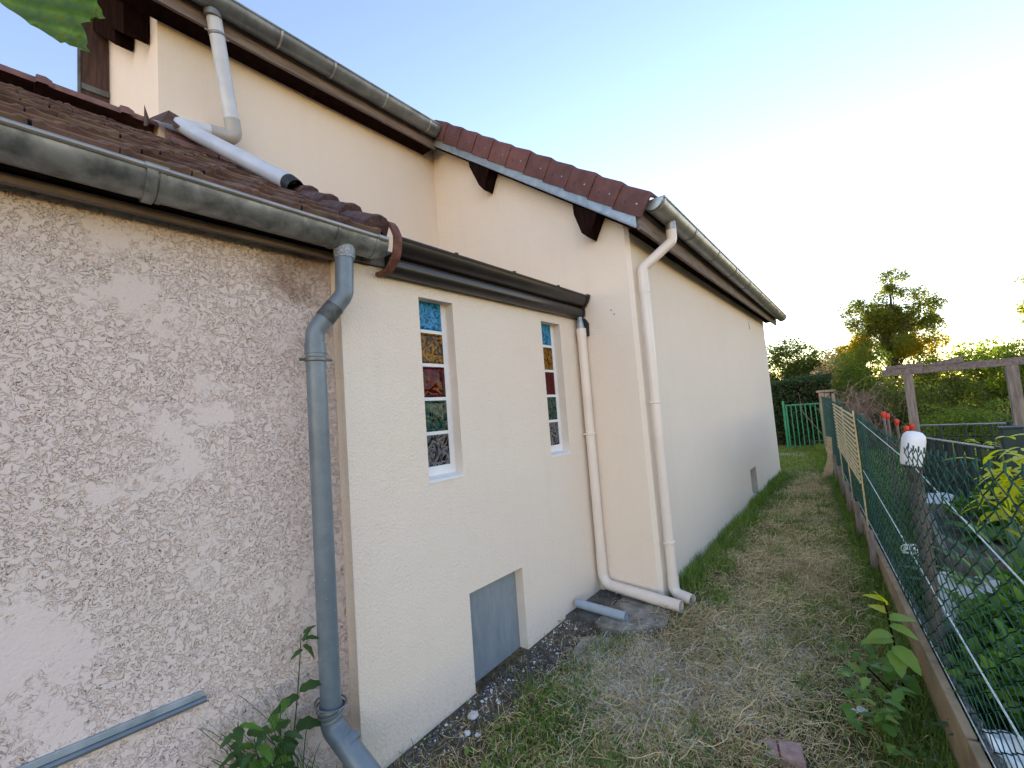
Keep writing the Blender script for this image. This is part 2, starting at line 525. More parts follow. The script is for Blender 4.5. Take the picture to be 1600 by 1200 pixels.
def build(name, mb, mat, parent=None, smooth=False, bev=0.0, angle=40):
    me = bpy.data.meshes.new(name)
    me.from_pydata(mb.v, [], mb.f)
    me.validate()
    bm = bmesh.new()
    bm.from_mesh(me)
    bmesh.ops.recalc_face_normals(bm, faces=bm.faces)
    if bev > 0:
        ed = [e for e in bm.edges if len(e.link_faces) == 2 and e.calc_face_angle(0) > 0.5]
        bmesh.ops.bevel(bm, geom=ed, offset=bev, segments=2, affect='EDGES', profile=0.6)
    if smooth:
        for f in bm.faces:
            f.smooth = True
        for e in bm.edges:
            if len(e.link_faces) == 2 and e.calc_face_angle(0) > math.radians(angle):
                e.smooth = False
    bm.to_mesh(me)
    bm.free()
    return link(name, me, mat, parent)


def np_mesh(name, V, F, mat, parent=None, smooth=False):
    """V (n,3), F (m,k) arrays"""
    me = bpy.data.meshes.new(name)
    V = np.asarray(V, dtype=np.float32)
    F = np.asarray(F, dtype=np.int32)
    me.vertices.add(len(V))
    me.vertices.foreach_set('co', V.ravel())
    k = F.shape[1]
    me.loops.add(F.size)
    me.loops.foreach_set('vertex_index', F.ravel())
    me.polygons.add(len(F))
    me.polygons.foreach_set('loop_start', np.arange(0, F.size, k, dtype=np.int32))
    me.polygons.foreach_set('loop_total', np.full(len(F), k, dtype=np.int32))
    if smooth:
        me.polygons.foreach_set('use_smooth', np.ones(len(F), dtype=bool))
    me.update()
    return link(name, me, mat, parent)


def empty(name, loc, label, cat, group=None, rz=0.0):
    o = bpy.data.objects.new(name, None)
    o.empty_display_size = 0.1
    o.location = loc
    o.rotation_euler = (0, 0, rz)
    COL.objects.link(o)
    tag(o, label, cat, group)
    return o


def tag(o, label=None, cat=None, group=None, kind=None):
    if label:
        o['label'] = label
    if cat:
        o['category'] = cat
    if group:
        o['group'] = group
    if kind:
        o['kind'] = kind
    return o


def root0(name, label, cat, group=None):
    """a root whose children are written in world coordinates"""
    return empty(name, (0, 0, 0), label, cat, group)


def rebase(root, loc):
    """moves the root empty to the thing's base without moving its parts"""
    loc = Vector(loc)
    root.location = loc
    for c in root.children:
        c.location = Vector(c.location) - loc


def gz(x, y):
    return float(np.interp(y, [-3, 1.0, 1.3, 3.4, 4.5, 9.5, 14, 30], [-1.36, -1.335, -1.315, -1.215, -1.165, -1.18, -1.18, -1.18]))


def bumpz(x, y):
    return 0.012 * np.sin(3.1 * x + 1.7 * y) + 0.010 * np.sin(7.3 * x - 4.1 * y + 1) + 0.006 * np.sin(17 * x + 13 * y)


def ground_z(x, y):
    b = np.interp(y, [-3, 1.0, 1.3, 3.4, 4.5, 9.5, 14, 30], [-1.36, -1.335, -1.315, -1.215, -1.165, -1.18, -1.18, -1.18])
    k = np.clip((x - 0.05) / 0.3, 0, 1)
    return b + bumpz(x, y) * k


SH = -0.0195                       # the low wing of the house stands turned by about one degree


def shx(y):
    return SH * (y - 3.389)


# ================================================================== GROUND
xs = np.concatenate([np.linspace(-150, -6, 10), np.linspace(-5, -0.3, 12), np.arange(-0.2, 6.0, 0.05), np.linspace(6.3, 14, 20), np.linspace(18, 150, 10)])
ys = np.concatenate([np.linspace(-60, -3, 8), np.linspace(-2, 0.6, 8), np.arange(0.7, 12.0, 0.06), np.linspace(12.3, 24, 30), np.linspace(30, 240, 12)])
X, Y = np.meshgrid(xs, ys)
Z = ground_z(X, Y)
Vv = np.stack([X.ravel(), Y.ravel(), Z.ravel()], 1)
nx, ny = len(xs), len(ys)
i = np.arange(nx * ny).reshape(ny, nx)
Ff = np.stack([i[:-1, :-1].ravel(), i[:-1, 1:].ravel(), i[1:, 1:].ravel(), i[1:, :-1].ravel()], 1)
g = np_mesh('ground', Vv, Ff, 'ground', smooth=True)
tag(g, kind='structure')


# ================================================================== HOUSE
def wall_holes(mb, holes, y0, y1, z0, z1, xf, depth_back, shear=False):
    """front face in the plane x = xf (facing +x) with recessed openings; holes = (ya, yb, za, zb)"""
    ysx = sorted({y0, y1, *[h[0] for h in holes], *[h[1] for h in holes]})
    zsx = sorted({z0, z1, *[h[2] for h in holes], *[h[3] for h in holes]})

    def X(y, off=0):
        return xf + off + (shx(y) if shear else 0)
    for a, b in zip(ysx[:-1], ysx[1:]):
        for c, d in zip(zsx[:-1], zsx[1:]):
            cy, cz = (a + b) / 2, (c + d) / 2
            if any(h[0] < cy < h[1] and h[2] < cz < h[3] for h in holes):
                continue
            mb.add([(X(a), a, c), (X(b), b, c), (X(b), b, d), (X(a), a, d)], [(0, 1, 2, 3)])
    return mb


def reveals(mb, h, xf, dep, shear=False):
    ya, yb, za, zb = h

    def X(y, off=0):
        return xf + off + (shx(y) if shear else 0)
    q = [(ya, za), (yb, za), (yb, zb), (ya, zb)]
    for (a, c), (b, d) in zip(q, q[1:] + q[:1]):
        mb.add([(X(a), a, c), (X(b), b, d), (X(b, -dep), b, d), (X(a, -dep), a, c)], [(0, 1, 2, 3)])
    return mb


house = root0('house', 'cream rendered house with brown tiled verge and two stained glass block windows', 'house')

YL, YS = 1.112, 3.389
W1 = (1.604, 1.871, 0.0, 1.08)
W2 = (2.821, 3.088, 0.0, 1.08)
HT = (1.853, 2.362, -1.40, -0.713)
ZB = -1.5
mb = MB()
wall_holes(mb, [W1, W2, HT], YL, YS, ZB, 1.20, 0.0, 0.1)
mb.add([(0, YL, ZB), (0, YL, 1.2), (-0.30, YL, 1.2), (-0.30, YL, ZB)], [(0, 1, 2, 3)])
ext = build('extension_wall', mb, 'render_grain', house)
for h, dp in ((W1, 0.075), (W2, 0.075), (HT, 0.075)):
    build('reveal', reveals(MB(), h, 0.0, dp), 'reveal', house)
# sloped window sills
for h in (W1, W2):
    mb = MB().prism([(-0.071, 0.018), (0.006, 0.004), (0.006, -0.012), (-0.071, -0.012)], 'y', h[0] - 0.004, h[1] + 0.004)
    build('window_sill', mb, 'white_paint', house)
# flat roof over the extension
build('flat_roof', MB().box((-1.80, YL, 1.205), (0.02, YS - 0.003, 1.30)), 'concrete', house)

# upper set back wall, left gable, stepped gable, low wing wall
RS = 0.77


def roof_under(x):                 # underside line of the main roof
    return 1.735 + RS * (0.70 - x)


mb = MB()
mb.add([(-1.80, 0.757, 1.0), (-1.80, YS, 1.0), (-1.80, YS, roof_under(-1.80)), (-1.80, 0.757, roof_under(-1.80))], [(0, 1, 2, 3)])
build('upper_wall', mb, 'render_fine', house)
mb = MB()
mb.add([(-1.80, 0.757, 1.0), (-4.6, 0.757, 1.0), (-4.6, 0.757, roof_under(-4.6)), (-1.80, 0.757, roof_under(-1.80))], [(0, 1, 2, 3)])
mb.add([(-4.6, 0.757, -1.5), (-4.6, 9.62, -1.5), (-4.6, 9.62, roof_under(-4.6)), (-4.6, 0.757, roof_under(-4.6))], [(0, 1, 2, 3)])
build('left_gable_wall', mb, 'render_fine', house)
XC = 0.55
ch = 0.032
mb = MB()
mb.add([(-1.80, YS, -1.5), (XC - ch, YS, -1.5), (XC - ch, YS, roof_under(XC - ch)), (-1.80, YS, roof_under(-1.80))], [(0, 1, 2, 3)])
build('stepped_gable_wall', mb, 'render_fine', house)
mb = MB()
mb.add([(XC - ch, YS, -1.5), (XC, YS + ch * 0.9, -1.5), (XC, YS + ch * 0.9, 1.84), (XC - ch, YS, 1.86)], [(0, 1, 2, 3)])
build('corner_bead', mb, 'render_grain', house)
NI = (6.99, 7.40, -1.13, -0.70)
YF = 9.60
mb = MB()
wall_holes(mb, [NI], YS + ch * 0.9, YF, -1.5, 1.84, XC, 0.1, True)
fx = XC + shx(YF)
mb.add([(fx, YF, -1.5), (-4.6, YF, -1.5), (-4.6, YF, roof_under(-4.6)), (fx, YF, roof_under(fx))], [(0, 1, 2, 3)])
build('low_wing_wall', mb, 'render_fine', house)
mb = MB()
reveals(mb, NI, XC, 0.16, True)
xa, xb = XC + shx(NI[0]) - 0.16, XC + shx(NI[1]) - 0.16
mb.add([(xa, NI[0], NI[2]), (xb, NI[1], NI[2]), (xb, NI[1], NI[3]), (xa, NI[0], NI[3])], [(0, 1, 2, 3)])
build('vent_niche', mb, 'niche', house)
nxm = XC + shx(7.2)
mb = MB().prism([(nxm - 0.15, -1.085), (nxm + 0.055, -1.130), (nxm + 0.055, -1.160), (nxm + 0.05, -1.160), (nxm + 0.05, -1.136), (nxm - 0.15, -1.09)], 'y', NI[0] - 0.01, NI[1] + 0.01)
sill = build('niche_tray', mb, 'white_plastic', house)
for yy in (NI[0] + 0.05, NI[1] - 0.05):
    build('screw', MB().tube([(nxm + 0.054, yy, -1.146), (nxm + 0.062, yy, -1.146)], 0.009, 8), 'black', sill)
vx = XC + shx(8.16)
build('vent_slot', MB().box((vx - 0.01, 8.13, 1.475), (vx + 0.006, 8.17, 1.60)), 'zinc_dark', house, bev=0.003)
for x, z in ((0.339, 1.171), (0.365, 1.132)):
    build('screw_plug', MB().tube([(x, YS + 0.01, z), (x, YS - 0.004, z)], 0.008, 8), 'pvc_grey', house)

# hatch
mb = MB().box((-0.095, HT[0] - 0.005, -1.40), (-0.070, HT[1] + 0.005, HT[3] + 0.005))
build('hatch_panel', mb, 'hatch', house, bev=0.003)

# glass block windows
GL = ['glass_blue', 'glass_amber', 'glass_red', 'glass_green', 'glass_clear']
GN = ['blue', 'amber', 'dark red', 'green', 'clear']


def glass_block_mesh():
    mb = MB()
    s = 0.094
    rows = []
    # rim, bevel, recessed and slightly domed face
    prof = [(s, -0.02), (s, 0.006), (s - 0.008, 0.010), (s - 0.016, 0.006), (s - 0.030, 0.0065), (s - 0.06, 0.009)]
    for r, x in prof:
        rows.append([(x, -r, -r), (x, r, -r), (x, r, r), (x, -r, r)])
    vs = [p for q in rows for p in q]
    fs = []
    for a in range(len(rows) - 1):
        for k in range(4):
            fs.append((a * 4 + k, a * 4 + (k + 1) % 4, a * 4 + 4 + (k + 1) % 4, a * 4 + 4 + k))
    n = len(rows) - 1
    fs.append((n * 4, n * 4 + 1, n * 4 + 2, n * 4 + 3))
    mb.add(vs, fs)
    return mb


for h in (W1, W2):
    xw = -0.070
    holes = []
    zc0 = 0.045 + 0.1
    yc = (h[0] + h[1]) / 2
    cents = [zc0 + 0.02 + k * 0.2085 for k in range(5)]
    hl = [(yc - 0.094, yc + 0.094, z - 0.094, z + 0.094) for z in cents]
    mb = MB()
    wall_holes(mb, hl, h[0], h[1], h[2] - 0.01, h[3], xw, 0.02)
    for q in hl:
        reveals(mb, q, xw, 0.03)
    wn = build('window', mb, 'white_paint', house)
    for z, gm, gn in zip(cents[::-1], GL, GN):
        b = build('glass_block', glass_block_mesh(), gm, wn, smooth=True, angle=25)
        b.location = (xw - 0.008, yc, z)
        b['label'] = gn + ' glass block'

# ---- main roof
mb = MB()
def rt(x):
    return 1.90 + RS * (0.80 - x)
for ya, yb, xe in ((0.42, 3.240, -1.50), (3.240, 10.02, 0.72)):
    n = int((xe + 4.62) / 0.22)
    pr = [(xe, rt(xe) - 0.045)]
    for k in range(n + 1):
        a = xe - k * 0.22
        b = max(xe - (k + 1) * 0.22, -4.62)
        pr += [(a, rt(a) + 0.02), (b, rt(b) - 0.005)]
        if b <= -4.62:
            break
    pr += [(pr[-1][0], rt(pr[-1][0]) - 0.06)]
    mb.prism(pr, 'y', ya, yb)
build('roof', mb, 'tile_red', house)
mb = MB()
for ya, yb, xe in ((0.46, 3.24, -1.60), (3.243, 9.98, 0.56)):
    vs = []
    for x in (xe, -4.58):
        vs += [(x, ya, roof_under(x) + 0.012), (x, ya, rt(x) - 0.07), (x, yb, rt(x) - 0.07), (x, yb, roof_under(x) + 0.012)]
    mb.add(vs, [(0, 4, 5, 1), (1, 5, 6, 2), (2, 6, 7, 3), (3, 7, 4, 0), (0, 1, 2, 3), (4, 7, 6, 5)])
tag(build('roof_boarding', mb, 'wood_dark', house), kind='stuff')

# verge tiles on the step of the roof
def verge_tile():
    """local: length runs along +x (down slope), height along z, outer face towards -y"""
    L, H, T = 0.283, 0.200, 0.16
    mb = MB()
    # profile across the tile (y, z) : outer face, rounded shoulder, top
    pts = [(0.0, 0.0), (0.0, H - 0.028), (0.007, H - 0.010), (0.022, H), (T, H), (T, H - 0.016), (0.026, H - 0.016), (0.018, H - 0.03), (0.018, 0.0)]
    n = len(pts)
    xs_ = [0.0, L - 0.03, L - 0.008, L]
    sc = [0.0, 0.0, -0.004, -0.016]
    vs, fs = [], []
    for x, d in zip(xs_, sc):
        for (y, z) in pts:
            vs.append((x, y, z + (d if z > H * 0.5 else 0)))
    for a in range(len(xs_) - 1):
        for k in range(n):
            k2 = (k + 1) % n
            fs.append((a * n + k, a * n + k2, (a + 1) * n + k2, (a + 1) * n + k))
    fs.append(tuple(range(n))[::-1])
    fs.append(tuple((len(xs_) - 1) * n + k for k in range(n)))
    mb.add(vs, fs)
    return mb


proto = build('verge_tile', verge_tile(), 'tile_red', house, smooth=True, angle=30)
hm = build('nail', MB().tube([(0, 0.006, 0), (0, -0.004, 0)], 0.007, 8), 'zinc_new', proto)
sl_ = math.atan(RS)
tiles = [proto]
for k in range(10):
    c = proto.copy()
    COL.objects.link(c)
    c.parent = house
    tiles.append(c)
hm2 = []
for k, c in enumerate(tiles):
    x0 = -1.655 + 0.2165 * k
    z0 = 1.808 + RS * (0.70 - x0)
    c.rotation_euler = (random.uniform(-0.01, 0.01), sl_ - 0.055 + random.uniform(-0.01, 0.01), -0.040 + random.uniform(-0.008, 0.008))
    c.location = (x0, 3.216 + random.uniform(-0.003, 0.003), z0 - 0.004)
    nn = hm if k == 0 else hm.copy()
    if k:
        COL.objects.link(nn)
        nn.parent = c
    nn.location = (0.205, 0, 0.085)
    n3 = build('nail_hole', MB().tube([(0, 0.006, 0), (0, -0.0015, 0)], 0.007, 8), 'black', c) if k == 0 else hm2[0].copy()
    if k:
        COL.objects.link(n3)
        n3.parent = c
    else:
        hm2.append(n3)
    n3.location = (0.095, 0, 0.078)

# verge flashing strip and soffit
mb = MB()
a, b = (-1.66, 0.70)
for (yo, yi, dz0, dz1) in ((3.226, 3.236, -0.075, 0.018),):
    vs = []
    for x in (a, b):
        zb = 1.808 + RS * (0.70 - x)
        vs += [(x, yo, zb + dz0), (x, yo, zb + dz1), (x, yi, zb + dz1), (x, yi, zb + dz0)]
    mb.add(vs, [(0, 4, 5, 1), (1, 5, 6, 2), (2, 6, 7, 3), (3, 7, 4, 0), (0, 1, 2, 3), (4, 7, 6, 5)])
    # rounded drip at the bottom
mb.tube([(a, 3.226, 1.808 + RS * (0.70 - a) - 0.075), (b, 3.226, 1.808 + RS * (0.70 - b) - 0.075)], 0.009, 8)
build('verge_flashing', mb, 'zinc_blue', house, smooth=True)
mb = MB()
vs = []
for x in (a, b - 0.01):
    zb = roof_under(x) - 0.004
    vs += [(x, 3.238, zb - 0.012), (x, 3.238, zb + 0.01), (x, YS + 0.005, zb + 0.01), (x, YS + 0.005, zb - 0.012)]
mb.add(vs, [(0, 4, 5, 1), (1, 5, 6, 2), (2, 6, 7, 3), (3, 7, 4, 0), (0, 1, 2, 3), (4, 7, 6, 5)])
build('verge_soffit', mb, 'wood_dark', house)

# purlin ends under the verge
for q in ([(-1.085, 3.12), (-1.075, 3.02), (-0.955, 2.765), (-0.895, 2.690), (-0.800, 2.88)],
          [(0.135, 2.14), (0.140, 2.045), (0.200, 1.860), (0.262, 1.800), (0.365, 1.985)]):
    mb = MB().prism(q, 'y', 3.245, YS + 0.02)
    build('purlin_end', mb, 'wood_dark', house, bev=0.006)

# fascia boards
mb = MB()
def shear_box(mb, x0, x1, y0, y1, z0, z1):
    vs = []
    for y in (y0, y1):
        s = shx(y)
        vs += [(x0 + s, y, z0), (x1 + s, y, z0), (x1 + s, y, z1), (x0 + s, y, z1)]
    mb.add(vs, [(0, 1, 2, 3), (4, 7, 6, 5), (0, 4, 5, 1), (1, 5, 6, 2), (2, 6, 7, 3), (3, 7, 4, 0)])
shear_box(mb, 0.695, 0.722, 3.24, 10.0, 1.715, 1.895)
build('fascia_board', mb, 'wood_grey', house, bev=0.004)
mb = MB()
shear_box(mb, 0.53, 0.695, 3.42, 10.0, 1.800, 1.815)
build('soffit_board', mb, 'wood_dark', house)
mb = MB().box((-1.615, 0.42, 3.455), (-1.588, 3.245, 3.63))
build('fascia_board', mb, 'wood_grey', house, bev=0.004)
mb = MB().box((-1.80, 0.42, 3.475), (-1.616, 3.235, 3.495))
build('soffit_board', mb, 'wood_dark', house)

# rafters, soffit and board at the left gable
mb = MB()
vs = []
for x in (-1.65, -4.6):
    z = roof_under(x)
    vs += [(x, 0.44, z - 0.03), (x, 0.44, z), (x, 0.755, z), (x, 0.755, z - 0.03)]
mb.add(vs, [(0, 4, 5, 1), (1, 5, 6, 2), (2, 6, 7, 3), (3, 7, 4, 0), (0, 1, 2, 3), (4, 7, 6, 5)])
build('gable_soffit', mb, 'wood_dark', house)
for x0, x1, dz in ((-2.02, -2.75, 0.42), (-2.60, -4.4, 0.56)):
    mb = MB()
    vs = []
    for x in (x0, x1):
        z = roof_under(x)
        yr = 0.60 if dz < 0.5 else 0.63
        vs += [(x, yr, z - dz), (x, yr, z - 0.035), (x, 0.745, z - 0.035), (x, 0.745, z - dz)]
    mb.add(vs, [(0, 4, 5, 1), (1, 5, 6, 2), (2, 6, 7, 3), (3, 7, 4, 0), (0, 1, 2, 3), (4, 7, 6, 5)])
    build('gable_rafter', mb, 'wood_dark', house)
PX = -3.85
mb = MB().box((PX - 0.03, 0.535, 2.4), (PX, 0.752, 5.1))
bp = build('balcony_screen', mb, 'wood_brown', house)
build('edge_trim', MB().box((PX - 0.04, 0.512, 2.3), (PX + 0.015, 0.533, 5.1)), 'zinc_dark', bp)
build('rail_trim', MB().box((PX + 0.003, 0.54, 3.98), (PX + 0.02, 0.752, 4.04)), 'zinc_dark', bp)

# ================================================================== ANNEX
AX = -0.085                        # outer face of the old stucco wall
annex = root0('annex', 'low annex with rough pinkish grey stucco and mossy brown tiled roof', 'annex')
ys_ = np.arange(-0.30, 1.1141, 0.0034)
zs_ = np.arange(-1.30, 1.24, 0.0034)
YY, ZZ = np.meshgrid(ys_, zs_)
Vv = np.stack([np.full(YY.size, AX), YY.ravel(), ZZ.ravel()], 1)
nx, ny = len(ys_), len(zs_)
i = np.arange(nx * ny).reshape(ny, nx)
Ff = np.stack([i[:-1, :-1].ravel(), i[:-1, 1:].ravel(), i[1:, 1:].ravel(), i[1:, :-1].ravel()], 1)
np_mesh('stucco_wall', Vv, Ff, 'stucco', annex, smooth=True)
mb = MB()
mb.box((AX - 0.3, -4.0, -1.5), (AX - 0.02, YL - 0.002, 1.24))
build('wall_core', mb, 'reveal', annex)
mb = MB()
mb.add([(AX - 0.004, -4.0, -1.5), (AX - 0.004, -0.295, -1.5), (AX - 0.004, -0.295, 1.24), (AX - 0.004, -4.0, 1.24)], [(0, 1, 2, 3)])
build('side_stucco', mb, 'stucco', annex)

AS = 0.632
def at(x):
    return 1.352 + AS * (0.10 - x)
sa = math.atan(AS)
RX = -1.93
mb = MB()
mb.prism([(0.06, at(0.06) - 0.075), (0.06, at(0.06) - 0.035), (RX, at(RX) - 0.035), (-2.6, at(RX) - 0.5), (-2.6, at(RX) - 0.55), (RX, at(RX) - 0.075)], 'y', -4.0, 1.285)
build('roof_deck', mb, 'wood_dark', annex)
build('wall_plate', MB().box((-1.9, -4.0, 1.0), (AX - 0.31, 1.1, 1.2)), 'wood_dark', annex)


def flat_tile():
    """local: x runs down slope (0 .. .31), y across (.198), z up"""
    L, W, T = 0.315, 0.196, 0.024
    mb = MB()
    prof = [(0.0, 0.0), (0.0, T), (0.02, T + 0.009), (0.038, T), (0.165, T), (0.180, T + 0.008), (W, T + 0.004), (W, 0.0)]
    n = len(prof)
    vs, fs = [], []
    for x, s in ((0, 0.0), (L - 0.006, 0.0), (L, -0.005)):
        for (y, z) in prof:
            vs.append((x, y, z + (s if z > 0.005 else 0)))
    for a_ in range(2):
        for k in range(n - 1):
            fs.append((a_ * n + k, a_ * n + k + 1, (a_ + 1) * n + k + 1, (a_ + 1) * n + k))
    fs.append(tuple(2 * n + k for k in range(n)))
    mb.add(vs, fs)
    return mb


tp = build('roof_tile', flat_tile(), 'tile_old', annex)
tm = tp.data
first = True
gx = 0.228
for r in range(9):
    x_low = 0.150 - gx * r
    off = 0.1 if r % 2 else 0.0
    for c in range(11):
        y0 = 1.262 - 0.2 * (c + 1) + off
        if y0 + 0.198 > 1.275:
            continue
        if first:
            o = tp
            first = False
        else:
            o = bpy.data.objects.new('roof_tile', tm)
            COL.objects.link(o)
            o.parent = annex
        o.rotation_euler = (random.uniform(-0.01, 0.01), sa - 0.075 + random.uniform(-0.010, 0.010), random.uniform(-0.012, 0.012))
        up = 0.315 * math.cos(sa)
        o.location = (x_low - up, y0, at(x_low) + 0.315 * math.sin(sa) - 0.035 + random.uniform(-0.002, 0.002))
# far part of the roof out of sight behind the photographer
mb = MB().prism([(0.10, at(0.10) - 0.02), (0.10, at(0.10)), (RX, at(RX)), (RX, at(RX) - 0.03)], 'y', -4.0, -0.95)
build('roof_slope', mb, 'tile_old', annex)

# ridge caps
def ridge_cap(L=0.42, r=0.095):
    mb = MB()
    rows = [(0.0, r), (L - 0.075, r), (L - 0.07, r + 0.022), (L - 0.03, r + 0.026), (L, r + 0.012)]
    vs, fs = [], []
    seg = 9
    for (y, rr) in rows:
        for k in range(seg):
            th = PI * (k / (seg - 1)) * 1.06 - PI * 0.03
            vs.append((rr * 1.15 * math.cos(th), y, rr * 0.75 * math.sin(th)))
    for a_ in range(len(rows) - 1):
        for k in range(seg - 1):
            fs.append((a_ * seg + k, a_ * seg + k + 1, (a_ + 1) * seg + k + 1, (a_ + 1) * seg + k))
    mb.add(vs, fs)
    return mb
rc0 = build('ridge_tile', ridge_cap(), 'tile_ridge', annex, smooth=True, angle=50)
for k in range(6):
    c = rc0
    if k:
        c = rc0.copy()
        COL.objects.link(c)
        c.parent = annex
    c.location = (RX + 0.02, 0.60 - 0.40 * (k), at(RX) + 0.012)
    c.rotation_euler = (random.uniform(-0.01, 0.01), 0, 0)

# flashing tiles against the upper wall, right of the ridge
for k in range(2):
    mb = MB()
    y0 = 0.79 + 0.26 * k
    vs = []
    for y in (y0, y0 + 0.25):
        for x, dz in ((-1.79, 0.10), (-1.66, 0.055), (-1.50, 0.045), (-1.50, 0.02), (-1.79, 0.02)):
            vs.append((x, y, at(x) + dz))
    mb.add(vs, [(0, 1, 6, 5), (1, 2, 7, 6), (2, 3, 8, 7), (0, 4, 3, 2, 1), (5, 6, 7, 8, 9)])
    build('abutment_tile', mb, 'tile_ridge', annex)
# torn flashing sheet at the house corner
mb = MB()
pts = [(-1.775, 0.70, 2.66), (-1.72, 0.80, 2.74), (-1.70, 0.90, 2.70), (-1.70, 1.04, 2.645), (-1.55, 1.05, 2.50), (-1.60, 0.86, 2.58), (-1.66, 0.74, 2.60)]
pts2 = [(x, y, z + 0.006) for x, y, z in pts]
n = len(pts)
mb.add(pts + pts2, [tuple(range(n))[::-1], tuple(range(n, 2 * n))] + [(k, (k + 1) % n, (k + 1) % n + n, k + n) for k in range(n)])
mb.add([(-1.79, 0.668, 2.60), (-1.78, 0.705, 2.64), (-1.785, 0.672, 2.76), (-1.775, 0.685, 2.60)], [(0, 1, 2), (0, 3, 2), (1, 3, 2), (0, 1, 3)])
build('torn_flashing', mb, 'wood_brown', annex)

# verge tiles of the annex
def hump_tile():
    L = 0.30
    mb = MB()
    prof = [(0.075, -0.05), (0.075, 0.055), (0.055, 0.078), (0.02, 0.085), (-0.03, 0.07), (-0.06, 0.035), (-0.06, 0.01), (0.05, 0.01), (0.055, -0.05)]
    n = len(prof)
    vs, fs = [], []
    for x, k in ((0, 0.80), (0.06, 0.88), (0.2, 0.96), (L - 0.045, 1.05), (L - 0.008, 1.06), (L, 1.0)):
        for y, z in prof:
            vs.append((x, y * (0.9 + 0.1 * k), z * k))
    rows = 6
    for a_ in range(rows - 1):
        for k in range(n):
            k2 = (k + 1) % n
            fs.append((a_ * n + k, a_ * n + k2, (a_ + 1) * n + k2, (a_ + 1) * n + k))
    fs.append(tuple(range(n))[::-1])
    fs.append(tuple((rows - 1) * n + k for k in range(n)))
    mb.add(vs, fs)
    return mb
hp = build('verge_tile', hump_tile(), 'tile_verge_old', annex, smooth=True, angle=35)
for k in range(8):
    c = hp
    if k:
        c = hp.copy()
        COL.objects.link(c)
        c.parent = annex
    xl = 0.115 - 0.245 * k
    c.rotation_euler = (random.uniform(-0.03, 0.03), sa - 0.05 + random.uniform(-0.02, 0.02), random.uniform(-0.03, 0.03))
    c.location = (xl - 0.30 * math.cos(sa), 1.255, at(xl) + 0.30 * math.sin(sa) - 0.022)
# terracotta half round end piece
mb = MB()
vs, fs = [], []
arc = [math.radians(105 - 215 * k / 16) for k in range(17)]
for th in arc:
    wv = 0.002 * math.sin(9 * th)
    for rr in (0.128 + wv, 0.146 + wv):
        for yy in (1.318, 1.362):
            vs.append((0.055 + rr * math.cos(th), yy, 1.288 + rr * math.sin(th)))
for k in range(16):
    a_, b_ = k * 4, k * 4 + 4
    fs += [(a_, a_ + 1, b_ + 1, b_), (a_ + 2, b_ + 2, b_ + 3, a_ + 3), (a_, b_, b_ + 2, a_ + 2), (a_ + 1, a_ + 3, b_ + 3, b_ + 1)]
fs += [(0, 2, 3, 1), (64, 65, 67, 66)]
mb.add(vs, fs)
build('half_round_end_tile', mb, 'terracotta', annex, smooth=True, angle=40)
# eaves boards
build('eaves_board', MB().box((-0.03, -4.0, 1.190), (0.0, 1.285, 1.222)), 'wood_grey', annex, bev=0.005)
build('eaves_soffit', MB().box((AX - 0.2, -4.0, 1.228), (0.03, 1.285, 1.245)), 'wood_dark', annex)
build('eaves_fascia', MB().box((0.0, -4.0, 1.247), (0.022, 1.285, 1.372)), 'wood_dark', annex)


# ================================================================== GUTTERS
def half_round(name, path0, path1, r, mat, parent, lip=True, seg=16, th=0.004):
    """open half round trough between two points (mostly along y)"""
    p0, p1 = Vector(path0), Vector(path1)
    mb = MB()
    prof = [(-r * math.cos(PI * k / seg), -r * math.sin(PI * k / seg)) for k in range(seg + 1)]
    inner = [(-(r - th) * math.cos(PI * k / seg), -(r - th) * math.sin(PI * k / seg)) for k in range(seg, -1, -1)]
    pts = prof + inner
    n = len(pts)
    vs = [(p.x + x, p.y, p.z + z) for p in (p0, p1) for x, z in pts]
    fs = [(k, (k + 1) % n, (k + 1) % n + n, k + n) for k in range(n)]
    mb.add(vs, fs)
    # half disc ends
    for e, p in enumerate((p0, p1)):
        mb.add([(p.x + x, p.y + (0.002 if e == 0 else -0.002), p.z + z) for x, z in prof], [tuple(range(seg + 1))])
    o = build(name, mb, mat, parent, smooth=True, angle=50)
    return o


def ring(mb, c, r, w, seg=16, extra=0.004):
    pr = [(c[0] - (r + extra) * math.cos(PI * k / seg), c[2] - (r + extra) * math.sin(PI * k / seg)) for k in range(seg + 1)]
    inn = [(c[0] - (r + 0.0005) * math.cos(PI * k / seg), c[2] - (r + 0.0005) * math.sin(PI * k / seg)) for k in range(seg, -1, -1)]
    mb.prism(pr + inn, 'y', c[1] - w / 2, c[1] + w / 2)


# old gutter of the annex
g1 = root0('rain_gutter', 'old stained zinc gutter along the mossy annex roof', 'gutter')
A0, A1 = (0.092, -3.0, 1.318), (0.092, 1.30, 1.286)
half_round('trough', A0, A1, 0.082, 'zinc_old', g1)
build('bead', MB().tube([(0.176, -3.0, 1.318), (0.176, 1.27, 1.286)], 0.0105, 10), 'zinc_new', g1, smooth=True)
def gz1(y):
    return 1.318 + (y + 3.0) / 4.3 * (1.286 - 1.318)
for yy in (0.345,):
    mb = MB()
    ring(mb, (0.092, yy, gz1(yy)), 0.082, 0.030, extra=0.010)
    ring(mb, (0.092, yy + 0.030, gz1(yy)), 0.082, 0.016, extra=0.004)
    build('joint_collar', mb, 'zinc_old', g1, smooth=True, angle=40)
    build('bead_sleeve', MB().tube([(0.176, yy - 0.02, gz1(yy)), (0.176, yy + 0.045, gz1(yy))], 0.014, 10), 'zinc_new', g1, smooth=True)
